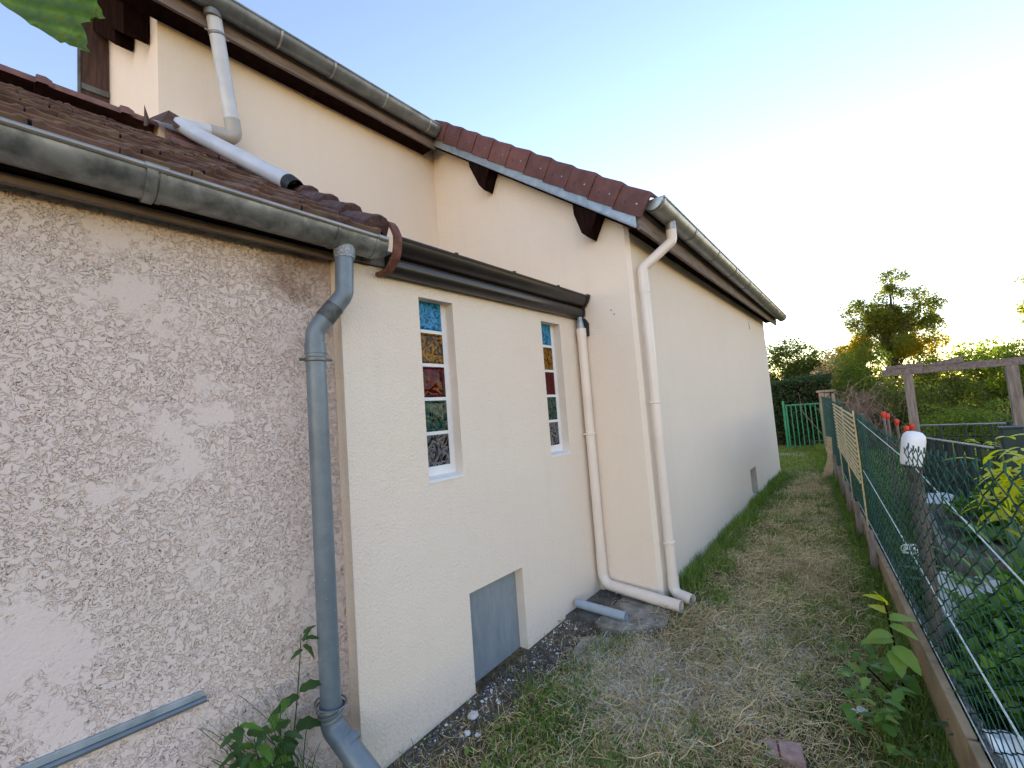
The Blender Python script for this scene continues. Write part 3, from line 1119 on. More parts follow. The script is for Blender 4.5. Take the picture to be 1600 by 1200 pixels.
for yy in (1.03, 1.235):
    mb = MB()
    ring(mb, (0.092, yy, gz1(yy)), 0.082, 0.008, extra=0.004)
    build('solder_seam', mb, 'zinc_old', g1, smooth=True, angle=40)
build('bead_sleeve', MB().tube([(0.176, 1.235, 1.287), (0.176, 1.29, 1.286)], 0.014, 10), 'zinc_new', g1, smooth=True)

# brown box gutter on the extension
g2 = root0('box_gutter', 'dark brown moulded metal gutter above the stained glass windows', 'gutter')
prof = [(0.003, 1.160), (0.040, 1.152), (0.066, 1.160), (0.083, 1.178), (0.090, 1.203), (0.088, 1.226), (0.078, 1.236), (0.062, 1.238),
        (0.064, 1.246), (0.086, 1.252), (0.110, 1.264), (0.128, 1.283), (0.138, 1.306), (0.142, 1.322), (0.150, 1.326), (0.153, 1.335), (0.146, 1.343), (0.135, 1.341),
        (0.132, 1.33), (0.120, 1.29), (0.09, 1.262), (0.003, 1.258)]
build('trough', MB().prism(prof, 'y', 1.372, 3.352), 'brown_metal', g2, smooth=True, angle=38)
pe = [(0.001, 1.150), (0.04, 1.143), (0.072, 1.152), (0.094, 1.175), (0.100, 1.205), (0.098, 1.24), (0.118, 1.256), (0.142, 1.29), (0.155, 1.318), (0.163, 1.345), (0.14, 1.356), (0.001, 1.346)]
build('end_cap', MB().prism(pe, 'y', 3.353, 3.372), 'black', g2, bev=0.003)
for yy in (1.8, 2.35, 2.9):
    build('cover_clip', MB().box((0.118, yy - 0.012, 1.338), (0.152, yy + 0.012, 1.350)), 'brown_metal', g2, bev=0.003)

# gutter of the low wing
g3 = root0('rain_gutter', 'grey zinc gutter with many joints along the low far eaves', 'gutter')
def gx3(y):
    return 0.818 + shx(y)
def gz3(y):
    return 1.935 - 0.010 * (y - 3.3)
half_round('trough', (gx3(3.31), 3.31, gz3(3.31)), (gx3(10.0), 10.0, gz3(10)), 0.086, 'zinc_new', g3)
build('bead', MB().tube([(gx3(3.31) + 0.086, 3.31, gz3(3.31)), (gx3(10) + 0.086, 10.0, gz3(10))], 0.010, 8), 'zinc_new', g3, smooth=True)
for yy in (3.335, 4.15, 4.95, 5.75, 6.55, 7.35, 8.15, 8.95, 9.75):
    mb = MB()
    ring(mb, (gx3(yy), yy, gz3(yy)), 0.086, 0.022, extra=0.005)
    build('joint_collar', mb, 'zinc_dark' if yy > 3.4 else 'zinc_new', g3, smooth=True, angle=40)
mb = MB()
mb.prism([(gx3(3.3) - 0.084 * math.cos(PI * k / 16), gz3(3.3) - 0.084 * math.sin(PI * k / 16)) for k in range(17)], 'y', 3.285, 3.309)
build('end_cap', mb, 'zinc_blue', g3, bev=0.006, smooth=True)

# upper gutter
g4 = root0('rain_gutter', 'dark zinc gutter on the high eaves at the top of the photo', 'gutter')
def gz4(y):
    return 3.640
half_round('trough', (-1.502, 0.35, 3.642), (-1.502, 3.19, 3.628), 0.088, 'zinc_dark', g4)
build('bead', MB().tube([(-1.415, 0.35, 3.642), (-1.415, 3.19, 3.628)], 0.010, 8), 'zinc_dark', g4, smooth=True)
for yy in (1.50, 1.96, 2.5, 3.05):
    mb = MB()
    ring(mb, (-1.502, yy, 3.642 - 0.0049 * (yy - 0.35)), 0.088, 0.016, extra=0.005)
    build('joint_collar', mb, 'zinc_new', g4, smooth=True, angle=40)


# ================================================================== DOWNPIPES
def arc_pts(p0, p1, p2, r, n=6):
    """fillet between p0-p1-p2"""
    p0, p1, p2 = Vector(p0), Vector(p1), Vector(p2)
    a = (p0 - p1).normalized()
    b = (p2 - p1).normalized()
    ang = a.angle(b)
    d = r / math.tan(ang / 2)
    s, e = p1 + a * d, p1 + b * d
    c = p1 + (a + b).normalized() * (r / math.sin(ang / 2))
    out = []
    for k in range(n + 1):
        t = k / n
        v = (s - c).lerp(e - c, t).normalized() * r
        out.append(c + v)
    return out


def rounded(path, r):
    pts = [Vector(path[0])]
    for i in range(1, len(path) - 1):
        pts += arc_pts(path[i - 1], path[i], path[i + 1], r)
    pts.append(Vector(path[-1]))
    return pts


# blue grey zinc downpipe
d1 = root0('downpipe', 'thick blue grey downpipe with bent neck between stucco and cream walls', 'downpipe')
px, R1 = 0.035, 0.0440
neck = rounded([(0.092, 1.095, 1.225), (0.092, 1.085, 0.985), (0.035, 0.958, 0.80), (0.035, 0.958, 0.70)], 0.085)
build('neck', MB().tube(neck, R1 * 0.97, 22, caps=True), 'pipe_blue', d1, smooth=True)
build('outlet_seal', MB().tube([(0.092, 1.096, 1.270), (0.092, 1.096, 1.225), (0.092, 1.095, 1.190), (0.092, 1.095, 1.165)], [0.046, 0.051, 0.050, 0.0475], 22), 'pipe_patch', d1, smooth=True)
mid0, mid1 = Vector((0.0732, 1.0431, 0.924)), Vector((0.0538, 0.9999, 0.861))
build('joint_band', MB().tube([mid0, mid1], R1 * 1.03, 22), 'pipe_dark', d1, smooth=True)
build('pipe', MB().tube([(0.035, 0.958, 0.735), (0.035, 0.958, -0.90)], R1, 24), 'pipe_blue', d1, smooth=True)
build('collar', MB().tube([(0.035, 0.958, 0.745), (0.035, 0.958, 0.695)], R1 * 1.07, 24), 'pipe_blue', d1, smooth=True)
def clamp(parent, c, r, axis=(0, 0, 1), mat='zinc_dark', ears=(0, 1, 0), w=0.012):
    c, axis, ears = Vector(c), Vector(axis).normalized(), Vector(ears).normalized()
    mb = MB().tube([c - axis * w, c - axis * w * 0.6, c + axis * w * 0.6, c + axis * w], [r, r + 0.005, r + 0.005, r], 22)
    o = build('clamp', mb, mat, parent, smooth=True)
    for s in (-1, 1):
        build('clamp_bolt', MB().tube([c + ears * s * (r - 0.002), c + ears * s * (r + 0.028)], 0.007, 8), mat, o, smooth=True)
    return o
clamp(d1, (0.035, 0.958, 0.668), R1, ears=(0.2, 1, 0))
shoe = rounded([(0.035, 0.958, -0.86), (0.035, 0.958, -0.95), (0.285, 1.035, -1.165)], 0.07)
shoe_b = MB().pipe(shoe, R1 * 1.10, 0.004, 24)
build('shoe', shoe_b, 'pipe_blue', d1, smooth=True, angle=60)
build('shoe_collar', MB().tube([(0.10, 0.988, -1.0), (0.125, 0.995, -1.022)], R1 * 1.17, 24), 'pipe_blue', d1, smooth=True)
mb = MB()
for k in range(5):
    pts = []
    for q in range(13):
        th = 2 * PI * q / 12
        pts.append((0.035 + (R1 + 0.006 + 0.004 * k) * math.cos(th), 0.958 + (R1 + 0.006 + 0.004 * k) * math.sin(th), -0.905 + 0.012 * k + 0.012 * math.sin(th + k)))
    mb.tube(pts, 0.004, 5, caps=False)
build('wire_tie', mb, 'zinc_dark', d1, smooth=True)

# white pipe from the upper gutter to the annex roof
d2 = root0('drain_pipe', 'white plastic drain pipe from upper gutter lying down the tiled annex roof', 'pipe')
r2 = 0.052
up0, up1 = Vector((-1.545, 1.045, 3.575)), Vector((-1.69, 1.205, 2.80))
build('outlet', MB().tube([(-1.53, 1.035, 3.64), (-1.545, 1.045, 3.52)], r2 * 1.12, 20), 'zinc_dark', d2, smooth=True)
build('vertical_pipe', MB().tube([up0, up1], r2, 20), 'pvc_white', d2, smooth=True)
k0 = up0.lerp(up1, 0.20)
clamp(d2, k0, r2, axis=(up1 - up0), mat='zinc_dark', ears=(0, 1, 0))
el = rounded([up1 + (up0 - up1).normalized() * 0.05, (-1.70, 1.222, 2.705), (-1.72, 1.06, 2.700)], 0.055)
build('elbow', MB().tube(el, r2 * 1.10, 20), 'pvc_grey', d2, smooth=True)
build('short_pipe', MB().tube([(-1.715, 1.10, 2.702), (-1.745, 0.905, 2.688)], r2, 20), 'pvc_white', d2, smooth=True)
rp0 = Vector((-1.66, 0.880, 2.615))
rp1 = Vector((-0.68, 1.185, 1.905))
dirp = (rp1 - rp0).normalized()
bend = rounded([(-1.74, 0.98, 2.690), (-1.735, 0.855, 2.678), rp0 + dirp * 0.16], 0.045)
build('bend', MB().tube(bend, r2 * 1.02, 20), 'pvc_white', d2, smooth=True)
build('roof_pipe', MB().tube([rp0 + dirp * 0.10, rp1 - dirp * 0.1], r2, 20), 'pvc_white', d2, smooth=True)
build('tape_band', MB().pipe([rp1 - dirp * 0.14, rp1], r2 * 1.04, 0.004, 20), 'pvc_white', d2, smooth=True, angle=60)
build('outlet_end', MB().pipe([rp1 - dirp * 0.01, rp1 + dirp * 0.035 + Vector((0, 0, -0.006)), rp1 + dirp * 0.06 + Vector((0, 0, -0.014))], r2 * 1.05, 0.004, 20), 'black', d2, smooth=True, angle=60)

# cream pipe on the extension
d3 = root0('downpipe', 'slim cream downpipe in the inner corner running out along the ground', 'downpipe')
r3 = 0.040
cx3, cy3 = 0.062, 3.335
bot = rounded([(cx3, cy3, -0.9), (cx3, cy3, -1.135), (0.73, 3.285, -1.165)], 0.09)
build('pipe', MB().tube([(cx3, cy3, 1.05), (cx3, cy3, 0.0), (cx3, cy3, -0.98)], r3, 20), 'pvc_cream', d3, smooth=True)
build('socket', MB().tube([(cx3, cy3, 1.055), (cx3, cy3, 0.985)], r3 * 1.08, 20), 'pvc_cream', d3, smooth=True)
build('foot', MB().pipe(bot, r3 * 1.08, 0.004, 20), 'pvc_cream', d3, smooth=True, angle=60)
build('zinc_outlet', MB().tube([(0.058, 3.332, 1.16), (cx3, cy3, 1.04)], [0.022, 0.034], 16), 'zinc_blue', d3, smooth=True)
build('outlet_cover', MB().prism([(0.03, 1.0), (0.112, 0.985), (0.118, 1.10), (0.085, 1.15), (0.03, 1.15)], 'y', 3.366, 3.384), 'black', d3)
for z in (0.13,):
    clamp(d3, (cx3, cy3, z), r3, mat='pvc_cream', ears=(0.5, 1, 0), w=0.010)

# cream pipe on the low wing
d4 = root0('downpipe', 'cream downpipe with swan neck at the corner below the far gutter', 'downpipe')
ax4, ay4 = 0.612, 3.475
neck = rounded([(0.818, 3.66, 1.86), (0.818, 3.66, 1.70), (ax4, ay4, 1.475), (ax4, ay4, 1.30)], 0.07)
build('neck', MB().tube(neck, r3 * 1.03, 20), 'pvc_cream', d4, smooth=True)
build('outlet', MB().tube([(0.818, 3.66, 1.875), (0.818, 3.66, 1.79)], r3 * 1.05, 20), 'zinc_new', d4, smooth=True)
build('pipe', MB().tube([(ax4, ay4, 1.40), (ax4, ay4, 0.0), (ax4, ay4, -1.10)], r3, 20), 'pvc_cream', d4, smooth=True)
for z in (1.30, ):
    build('socket', MB().tube([(ax4, ay4, z + 0.05), (ax4, ay4, z - 0.03)], r3 * 1.09, 20), 'pvc_cream', d4, smooth=True)
ft = rounded([(ax4, ay4, -1.03), (ax4, ay4, -1.155), (0.765, 3.43, -1.165)], 0.055)
build('foot', MB().pipe(ft, r3 * 1.08, 0.004, 20), 'pvc_cream', d4, smooth=True, angle=60)
for z in (0.36, -0.76):
    clamp(d4, (ax4, ay4, z), r3, mat='pvc_cream', ears=(0.3, 1, 0), w=0.012)

# ================================================================== THINGS ON THE GROUND
def slab(name, pts, z0, z1, mat, label, cat, group=None):
    mb = MB().prism(pts, 'z', z0, z1)
    o = build(name, mb, mat, None, bev=0.008)
    return tag(o, label, cat, group)


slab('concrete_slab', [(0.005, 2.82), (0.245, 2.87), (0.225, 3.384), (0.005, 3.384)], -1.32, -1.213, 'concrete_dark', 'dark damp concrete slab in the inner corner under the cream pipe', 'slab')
slab('concrete_slab', [(0.250, 2.84), (0.42, 2.80), (0.60, 2.93), (0.70, 3.06), (0.62, 3.38), (0.235, 3.384)], -1.32, -1.207, 'concrete', 'pale grey concrete slab below the open pipe ends', 'slab')
slab('concrete_slab', [(0.29, 2.46), (0.40, 2.40), (0.57, 2.50), (0.60, 2.62), (0.50, 2.74), (0.36, 2.75), (0.25, 2.66)], -1.34, -1.243, 'concrete', 'broken mossy concrete slab beside the loose grey pipe', 'slab')
slab('flagstone', [(-0.25, 12.35), (0.46, 12.25), (0.50, 12.95), (-0.22, 13.0)], -1.25, -1.135, 'concrete', 'pale flagstone in the grass before the green gate', 'flagstone')
gp = MB().pipe([(0.03, 2.955, -1.165), (0.44, 2.965, -1.18)], 0.032, 0.004, 18)
tag(build('loose_pipe', gp, 'pvc_bluegrey', None, smooth=True, angle=60), 'short blue grey pipe stub lying on the slab by the wall', 'pipe')
# broken brick
bk = root0('broken_brick', 'broken pink brick lying in the mown path', 'brick')
for (pts, z1) in (([(1.44, 2.30), (1.49, 2.31), (1.52, 2.21), (1.465, 2.20)], -1.225), ([(1.495, 2.312), (1.585, 2.33), (1.60, 2.27), (1.615, 2.215), (1.525, 2.208)], -1.215)):
    build('fragment', MB().prism(pts, 'z', -1.30, z1), 'brick', bk, bev=0.006)

# metal rail on the stucco wall
ms = root0('metal_rail', 'grey two ribbed metal rail running along the stucco wall', 'rail')
def strip_mesh(s0, s1, up, out, prof):
    mb = MB()
    n = len(prof)
    vs = [s + up * a + out * b for s in (s0, s1) for a, b in prof]
    mb.add(vs, [(k, (k + 1) % n, (k + 1) % n + n, k + n) for k in range(n)] + [tuple(range(n))[::-1], tuple(range(n, 2 * n))])
    return mb
e1 = Vector((0.0, 0.526, -0.640))
e0 = Vector((0.0, -1.4, -0.575))
dr = (e1 - e0).normalized()
upv = Vector((1, 0, 0)).cross(dr)
if upv.z < 0:
    upv = -upv
off = Vector((AX + 0.006, 0, 0))
build('flange', strip_mesh(e0 + off, e1 + off - dr * 0.014, upv, Vector((1, 0, 0)), [(0.002, 0.0), (0.002, 0.012), (0.024, 0.010), (0.024, 0.0)]), 'zinc_blue', ms, bev=0.002)
build('rib', strip_mesh(e0 + off, e1 + off, upv, Vector((1, 0, 0)), [(-0.018, 0.0), (-0.018, 0.020), (-0.006, 0.026), (0.001, 0.020), (0.001, 0.0)]), 'pipe_blue', ms, bev=0.003)


# ================================================================== LEAVES & PLANTS (mesh code)
def leaf(mb, base, d, nrm, L, W, droop=0.3, fold=0.25, serr=0.0, seg=6, wave=0.0, tip=1.0):
    """ovate leaf: base point, direction, normal; appended to mb"""
    base, d, nrm = Vector(base), Vector(d).normalized(), Vector(nrm)
    s = d.cross(nrm).normalized()
    nrm = s.cross(d).normalized()
    vs, fs = [], []
    for k in range(seg + 1):
        t = k / seg
        wv = W * (math.sin(PI * min(1, t * 0.93 + 0.03) ** 0.75) ** 0.9) * 0.5
        if k == seg:
            wv = 0.0005
        wl = wv * (1 + serr * (0.5 if k % 2 else -0.5))
        cpt = base + d * (L * t) - nrm * (droop * L * t * t) + nrm * (wave * L * math.sin(t * 9))
        vs += [cpt - s * wl + nrm * (fold * wl), cpt, cpt + s * wl + nrm * (fold * wl)]
    for k in range(seg):
        a = k * 3
        fs += [(a, a + 1, a + 4, a + 3), (a + 1, a + 2, a + 5, a + 4)]
    mb.add(vs, fs)


def rnd_dir(el0=-0.3, el1=0.6):
    a = random.uniform(0, 2 * PI)
    e = random.uniform(el0, el1)
    return Vector((math.cos(a) * math.cos(e), math.sin(a) * math.cos(e), math.sin(e)))


# --- weed at the foot of the stucco wall
wd = empty('weed_clump', (0.02, 0.74, gz(0, 0.74)), 'tall leafy weed growing against the stucco wall beside the blue grey pipe', 'weed')
def put(o, root):
    o.location = Vector(o.location) - root.location
    return o
def stem_pts(p0, p1, sag=0.03, n=7):
    p0, p1 = Vector(p0), Vector(p1)
    q = []
    for k in range(n + 1):
        t = k / n
        p = p0.lerp(p1, t)
        p += Vector((0, sag * math.sin(PI * t), 0))
        q.append(p)
    return q
stems = [((0.00, 0.72, -1.34), (0.03, 0.845, -0.52), 0.02), ((0.01, 0.62, -1.34), (0.03, 0.60, -0.74), -0.02), ((0.03, 0.66, -1.34), (0.10, 0.63, -0.79), 0.02), ((0.02, 0.68, -1.34), (0.06, 0.74, -0.74), 0.02), ((0.05, 0.60, -1.34), (0.12, 0.68, -0.86), 0.02),
         ((0.04, 0.80, -1.34), (0.12, 0.62, -0.95), 0.0)]
mb = MB()
lv = MB()
for (a, b, sg) in stems:
    q = stem_pts(a, b, sg)
    mb.tube(q, [0.005 - 0.003 * k / (len(q) - 1) for k in range(len(q))], 6)
put(build('stem', mb, 'leaf_nettle', wd), wd)
def add_leaf_obj(root, mat, *a, **k):
    m_ = MB()
    leaf(m_, *a, **k)
    o = build('leaf', m_, mat, root, smooth=True, angle=80)
    put(o, root)
    return o
# leaves of the tall stem
top = Vector((0.03, 0.855, -0.52))
for (t, d, L, W) in ((1.0, (0.2, 0.9, 0.7), 0.05, 0.02), (0.97, (0.3, 0.9, 0.1), 0.075, 0.026), (0.94, (0.35, 0.75, -0.55), 0.08, 0.034), (0.92, (0.2, -0.8, 0.1), 0.05, 0.022),
                     (0.96, (0.2, 0.2, 0.7), 0.05, 0.018), (0.72, (0.3, 0.9, 0.35), 0.10, 0.05), (0.70, (0.3, -0.9, 0.3), 0.12, 0.045), (0.55, (0.4, 0.9, 0.2), 0.10, 0.062), (0.5, (0.5, -0.8, 0.1), 0.10, 0.07)):
    p = Vector(stems[0][0]).lerp(top, t) + Vector((0, 0.02 * math.sin(PI * t), 0))
    add_leaf_obj(wd, 'leaf_nettle', p, d, (0.4, 0, 1), L, W, droop=0.6, serr=0.3)
for k in range(170):
    st = random.choice(stems[1:])
    t = random.uniform(0.35, 1.0)
    p = Vector(st[0]).lerp(Vector(st[1]), t) + Vector((random.uniform(-.01, .04), random.uniform(-.05, .05), random.uniform(-.02, .02)))
    d = rnd_dir(-0.4, 0.5)
    d.x = abs(d.x) * 0.9 + 0.1
    add_leaf_obj(wd, 'leaf_weed' if k % 3 == 0 else 'leaf_nettle', p, d, (0.5, 0, 1), random.uniform(0.04, 0.085), random.uniform(0.022, 0.042), droop=random.uniform(0.1, 0.7), serr=0.35)


# --- blades
def blades(P, H, Wd, lean, mat, name, bend=0.5, parent=None, az=None, seg=3):
    n = len(P)
    P = np.asarray(P)
    if az is None:
        az = rng.uniform(0, 2 * np.pi, n)
    dx, dy = np.cos(az), np.sin(az)
    sx, sy = -dy, dx
    V = np.zeros((n, (seg) * 2 + 1, 3), dtype=np.float32)
    for k in range(seg + 1):
        t = k / seg
        out_ = lean * H * (t * (1 - bend) + bend * t * t)
        zz = H * t * np.sqrt(np.clip(1 - (lean * t) ** 2 * 0.75, 0.02, 1))
        if k < seg:
            w_ = Wd * (1 - 0.75 * t) * 0.5
            V[:, 2 * k, 0] = P[:, 0] + dx * out_ - sx * w_
            V[:, 2 * k, 1] = P[:, 1] + dy * out_ - sy * w_
            V[:, 2 * k, 2] = P[:, 2] + zz
            V[:, 2 * k + 1, 0] = P[:, 0] + dx * out_ + sx * w_
            V[:, 2 * k + 1, 1] = P[:, 1] + dy * out_ + sy * w_
            V[:, 2 * k + 1, 2] = P[:, 2] + zz
        else:
            V[:, 2 * k, 0] = P[:, 0] + dx * out_
            V[:, 2 * k, 1] = P[:, 1] + dy * out_
            V[:, 2 * k, 2] = P[:, 2] + zz
    m_ = 2 * seg + 1
    tri = []
    for k in range(seg - 1):
        tri += [(2 * k, 2 * k + 1, 2 * k + 3), (2 * k, 2 * k + 3, 2 * k + 2)]
    tri.append((2 * seg - 2, 2 * seg - 1, 2 * seg))
    tri = np.array(tri)
    F = (np.arange(n)[:, None, None] * m_ + tri[None]).reshape(-1, 3)
    return np_mesh(name, V.reshape(-1, 3), F, mat, parent)


# long grass tuft by the downpipe
tf = empty('grass_tuft', (0.12, 0.86, gz(0.1, 0.86)), 'tuft of long thin grass at the foot of the blue grey downpipe', 'grass')
n = 120
P = np.stack([rng.normal(0.10, 0.05, n), rng.normal(0.80, 0.06, n), np.full(n, -1.345)], 1)
P[:, 0] = np.clip(P[:, 0], -0.03, 0.3)
put(blades(P, rng.uniform(0.50, 0.85, n), np.full(n, 0.0075), rng.uniform(0.2, 0.8, n), 'leaf_nettle', 'blade_cluster', 0.9, tf, seg=7, az=rng.uniform(-2.7, -0.2, n)), tf)
P = np.stack([rng.uniform(-0.04, 0.35, 300), rng.uniform(0.55, 1.1, 300), np.full(300, -1.345)], 1)
put(blades(P, rng.uniform(0.06, 0.22, 300), np.full(300, 0.005), rng.uniform(0.1, 0.8, 300), 'grass', 'short_blade_cluster', 0.7, tf, seg=4), tf)

# --- turf, straw and clover of the path (uncountable)
def fence_x(y):
    return 2.45 - 0.118 * y


def scatter(n, y0, y1, power=1.6, xr=None):
    u = rng.uniform(0, 1, n)
    y = y0 + (y1 - y0) * u ** power
    xl = np.where(y < 3.389, 0.01, np.where(y < 9.6, 0.56 + SH * (y - 3.389), -1.0))
    xh = fence_x(y) - 0.02
    x = xl + (xh - xl) * rng.uniform(0, 1, n)
    return x, y, (x - xl) / (xh - xl)


def vnoise(x, y, s, seed=0):
    r = np.random.default_rng(seed).uniform(0, 1, (64, 64))
    xi, yi = x * s, y * s
    x0, y0 = np.floor(xi).astype(int), np.floor(yi).astype(int)
    fx_, fy_ = xi - x0, yi - y0
    fx_, fy_ = fx_ * fx_ * (3 - 2 * fx_), fy_ * fy_ * (3 - 2 * fy_)
    g_ = lambda a, b: r[a % 64, b % 64]
    return (g_(x0, y0) * (1 - fx_) + g_(x0 + 1, y0) * fx_) * (1 - fy_) + (g_(x0, y0 + 1) * (1 - fx_) + g_(x0 + 1, y0 + 1) * fx_) * fy_


# green blades
x, y, t = scatter(190000, 1.15, 14.5, 1.9)
nz = vnoise(x, y, 2.2, 3) * 0.6 + vnoise(x, y, 6.5, 4) * 0.4
prob = np.clip(0.15 + 1.6 * (nz - 0.42) + 0.75 * np.exp(-(((1 - t) / 0.16) ** 2)) + 0.55 * np.exp(-((t / 0.16) ** 2)) * (y > 3.7) + 0.5 * (y > 10) + 0.05 * (y < 2.3) * (x > 0.2), 0.02, 1)
# bare rubble strip along the extension wall
prob *= np.where((y < 3.45) & (x < 0.34), 0.10, 1.0)
prob *= np.where((y > 2.75) & (y < 3.45) & (x < 0.72), 0.05, 1.0)
k = rng.uniform(0, 1, len(x)) < prob
x, y, t = x[k], y[k], t[k]
P = np.stack([x, y, ground_z(x, y) - 0.004], 1)
far = np.clip((y - 3) / 8, 0, 1)
H = rng.uniform(0.022, 0.075, len(x)) * (1 + 0.6 * far) * (1 + 0.7 * ((1 - t) < 0.12)) * (1 + 0.8 * ((t < 0.14) & (y > 3.6)))
# denser, taller tufts here and there
cx_, cy_, ct_ = scatter(190, 1.3, 10.0, 1.5)
keep_ = ((ct_ < 0.3) & (cy_ > 3.6)) | (ct_ > 0.7) | (rng.uniform(0, 1, 190) < 0.25)
keep_ &= ~((cy_ > 2.7) & (cy_ < 3.5) & (cx_ < 0.8))
cx_, cy_ = cx_[keep_], cy_[keep_]
tx = np.repeat(cx_, 60) + rng.normal(0, 0.035, len(cx_) * 60)
ty = np.repeat(cy_, 60) + rng.normal(0, 0.045, len(cx_) * 60)
tok = (tx > np.where(ty < 3.4, 0.02, 0.57 + SH * (ty - 3.389))) & (tx < fence_x(ty) - 0.05)
tx, ty = tx[tok], ty[tok]
P = np.concatenate([P, np.stack([tx, ty, ground_z(tx, ty) - 0.004], 1)])
H = np.concatenate([H, rng.uniform(0.05, 0.13, len(tx))])
far = np.concatenate([far, np.clip((ty - 3) / 8, 0, 1)])
o = blades(P, H, 0.0042 * (1 + 1.3 * far), rng.uniform(0.2, 1.0, len(P)), 'grass', 'grass', 0.6)
tag(o, 'short green grass growing along both edges of the path', 'grass', kind='stuff')

# straw
def straw(x, y, Ls, Wd, lift, name):
    n = len(x)
    az = rng.normal(0.35, 1.1, n) + np.where(rng.uniform(0, 1, n) < 0.3, 1.6, 0)
    cur = rng.normal(0, 1.0, n)
    seg = 4
    V = np.zeros((n, (seg + 1) * 2, 3), dtype=np.float32)
    px_, py_ = x.copy(), y.copy()
    a = az.copy()
    z0 = ground_z(x, y)
    zb = rng.uniform(0.004, lift, n)
    tilt = rng.normal(0, 0.18, n)
    for s_ in range(seg + 1):
        w_ = Wd * 0.5 * (1 - 0.12 * s_)
        V[:, 2 * s_, 0] = px_ + np.sin(a) * w_
        V[:, 2 * s_, 1] = py_ - np.cos(a) * w_
        V[:, 2 * s_ + 1, 0] = px_ - np.sin(a) * w_
        V[:, 2 * s_ + 1, 1] = py_ + np.cos(a) * w_
        zz = z0 + np.clip(zb + tilt * Ls * (s_ / seg) + 0.012 * np.sin(s_ * 1.3 + az * 5), 0.002, 0.09)
        V[:, 2 * s_, 2] = zz
        V[:, 2 * s_ + 1, 2] = zz + Wd * 0.4
        px_ = px_ + np.cos(a) * Ls / seg
        py_ = py_ + np.sin(a) * Ls / seg
        a = a + cur * 0.35
    tri = []
    for s_ in range(seg):
        tri.append((2 * s_, 2 * s_ + 1, 2 * s_ + 3, 2 * s_ + 2))
    F = (np.arange(n)[:, None, None] * ((seg + 1) * 2) + np.array(tri)[None]).reshape(-1, 4)
    return np_mesh(name, V.reshape(-1, 3), F, 'straw')


x, y, t = scatter(170000, 1.25, 13.5, 1.9)
nz = vnoise(x, y, 1.7, 9) * 0.6 + vnoise(x, y, 5.0, 12) * 0.4
prob = np.clip(0.10 + 1.0 * np.exp(-(((t - 0.55) / 0.27) ** 2)) * (0.45 + 1.2 * (nz - 0.3)), 0, 1)
prob *= np.where((y < 3.45) & (x < 0.25), 0.25, 1.0) * np.where(t > 0.93, 0.15, 1.0)
prob *= np.where((y > 2.75) & (y < 3.45) & (x < 0.72), 0.25, 1.0)
k = rng.uniform(0, 1, len(x)) < prob
x, y, t = x[k], y[k], t[k]
far = np.clip((y - 3) / 8, 0, 1)
Ls = rng.gamma(2.5, 0.022, len(x)) + 0.02
xl = np.where(y < 3.389, 0.01, 0.56)
Ls = np.minimum(Ls, np.clip((x - xl) * 0.9, 0.015, 0.3))
o = straw(x, y, Ls, 0.0026 * (1 + 1.8 * far), 0.035, 'dry_grass')
tag(o, 'mown dry grass lying straw coloured along the middle of the path', 'dry grass', kind='stuff')

def patch(cx, cy, sx, sy, n_, mat, name, label):
    x_ = rng.normal(cx, sx, n_)
    y_ = rng.normal(cy, sy, n_)
    ok_ = (x_ > 0.12 + np.where(y_ > 3.4, 0.5, 0)) & (x_ < fence_x(y_) - 0.1)
    o_ = straw(x_[ok_], y_[ok_], rng.gamma(2.0, 0.022, ok_.sum()) + 0.015, 0.0026, 0.03, name)
    o_.data.materials.clear()
    o_.data.materials.append(M[mat])
    return tag(o_, label, 'dry grass', kind='stuff')


patch(0.80, 2.42, 0.22, 0.22, 8000, 'straw_pale', 'bleached_straw', 'bleached whitish straw patch in the middle of the path before the slabs')
patch(1.25, 3.05, 0.20, 0.35, 3200, 'straw_pale', 'bleached_straw', 'bleached straw strewn on the path right of the pipe ends')
o = straw(*(lambda a: (a[0][(a[2] > 0.25) & (a[2] < 0.9)], a[1][(a[2] > 0.25) & (a[2] < 0.9)]))(scatter(2600, 1.4, 8.0, 1.6)), 0.16, 0.0036, 0.06, 'long_stalks')
tag(o, 'long dry stalks lying loose across the path', 'dry grass', kind='stuff')
patch(1.35, 4.6, 0.30, 0.9, 3500, 'straw', 'matted_straw', 'brown matted straw along the middle of the far path')

# small round ground leaves
def clover(x, y, size, mat, name, zoff=0.012):
    n = len(x)
    az = rng.uniform(0, 2 * np.pi, n)
    tl = rng.normal(0, 0.35, n)
    tl2 = rng.normal(0, 0.35, n)
    ring_ = np.array([(0, -0.1), (0.42, 0.15), (0.48, 0.55), (0.0, 1.0), (-0.48, 0.55), (-0.42, 0.15)])
    V = np.zeros((n, 6, 3), dtype=np.float32)
    z0 = ground_z(x, y) + rng.uniform(0.3, 1.0, n) * zoff
    for q, (a, b) in enumerate(ring_):
        lx, ly = a * size, b * size
        V[:, q, 0] = x + np.cos(az) * lx - np.sin(az) * ly
        V[:, q, 1] = y + np.sin(az) * lx + np.cos(az) * ly
        V[:, q, 2] = z0 + tl * lx + tl2 * ly + 0.2 * abs(a) * size
    F = (np.arange(n)[:, None, None] * 6 + np.array([(0, 1, 2, 3), (0, 3, 4, 5)])[None]).reshape(-1, 4)
    return np_mesh(name, V.reshape(-1, 3), F, mat)


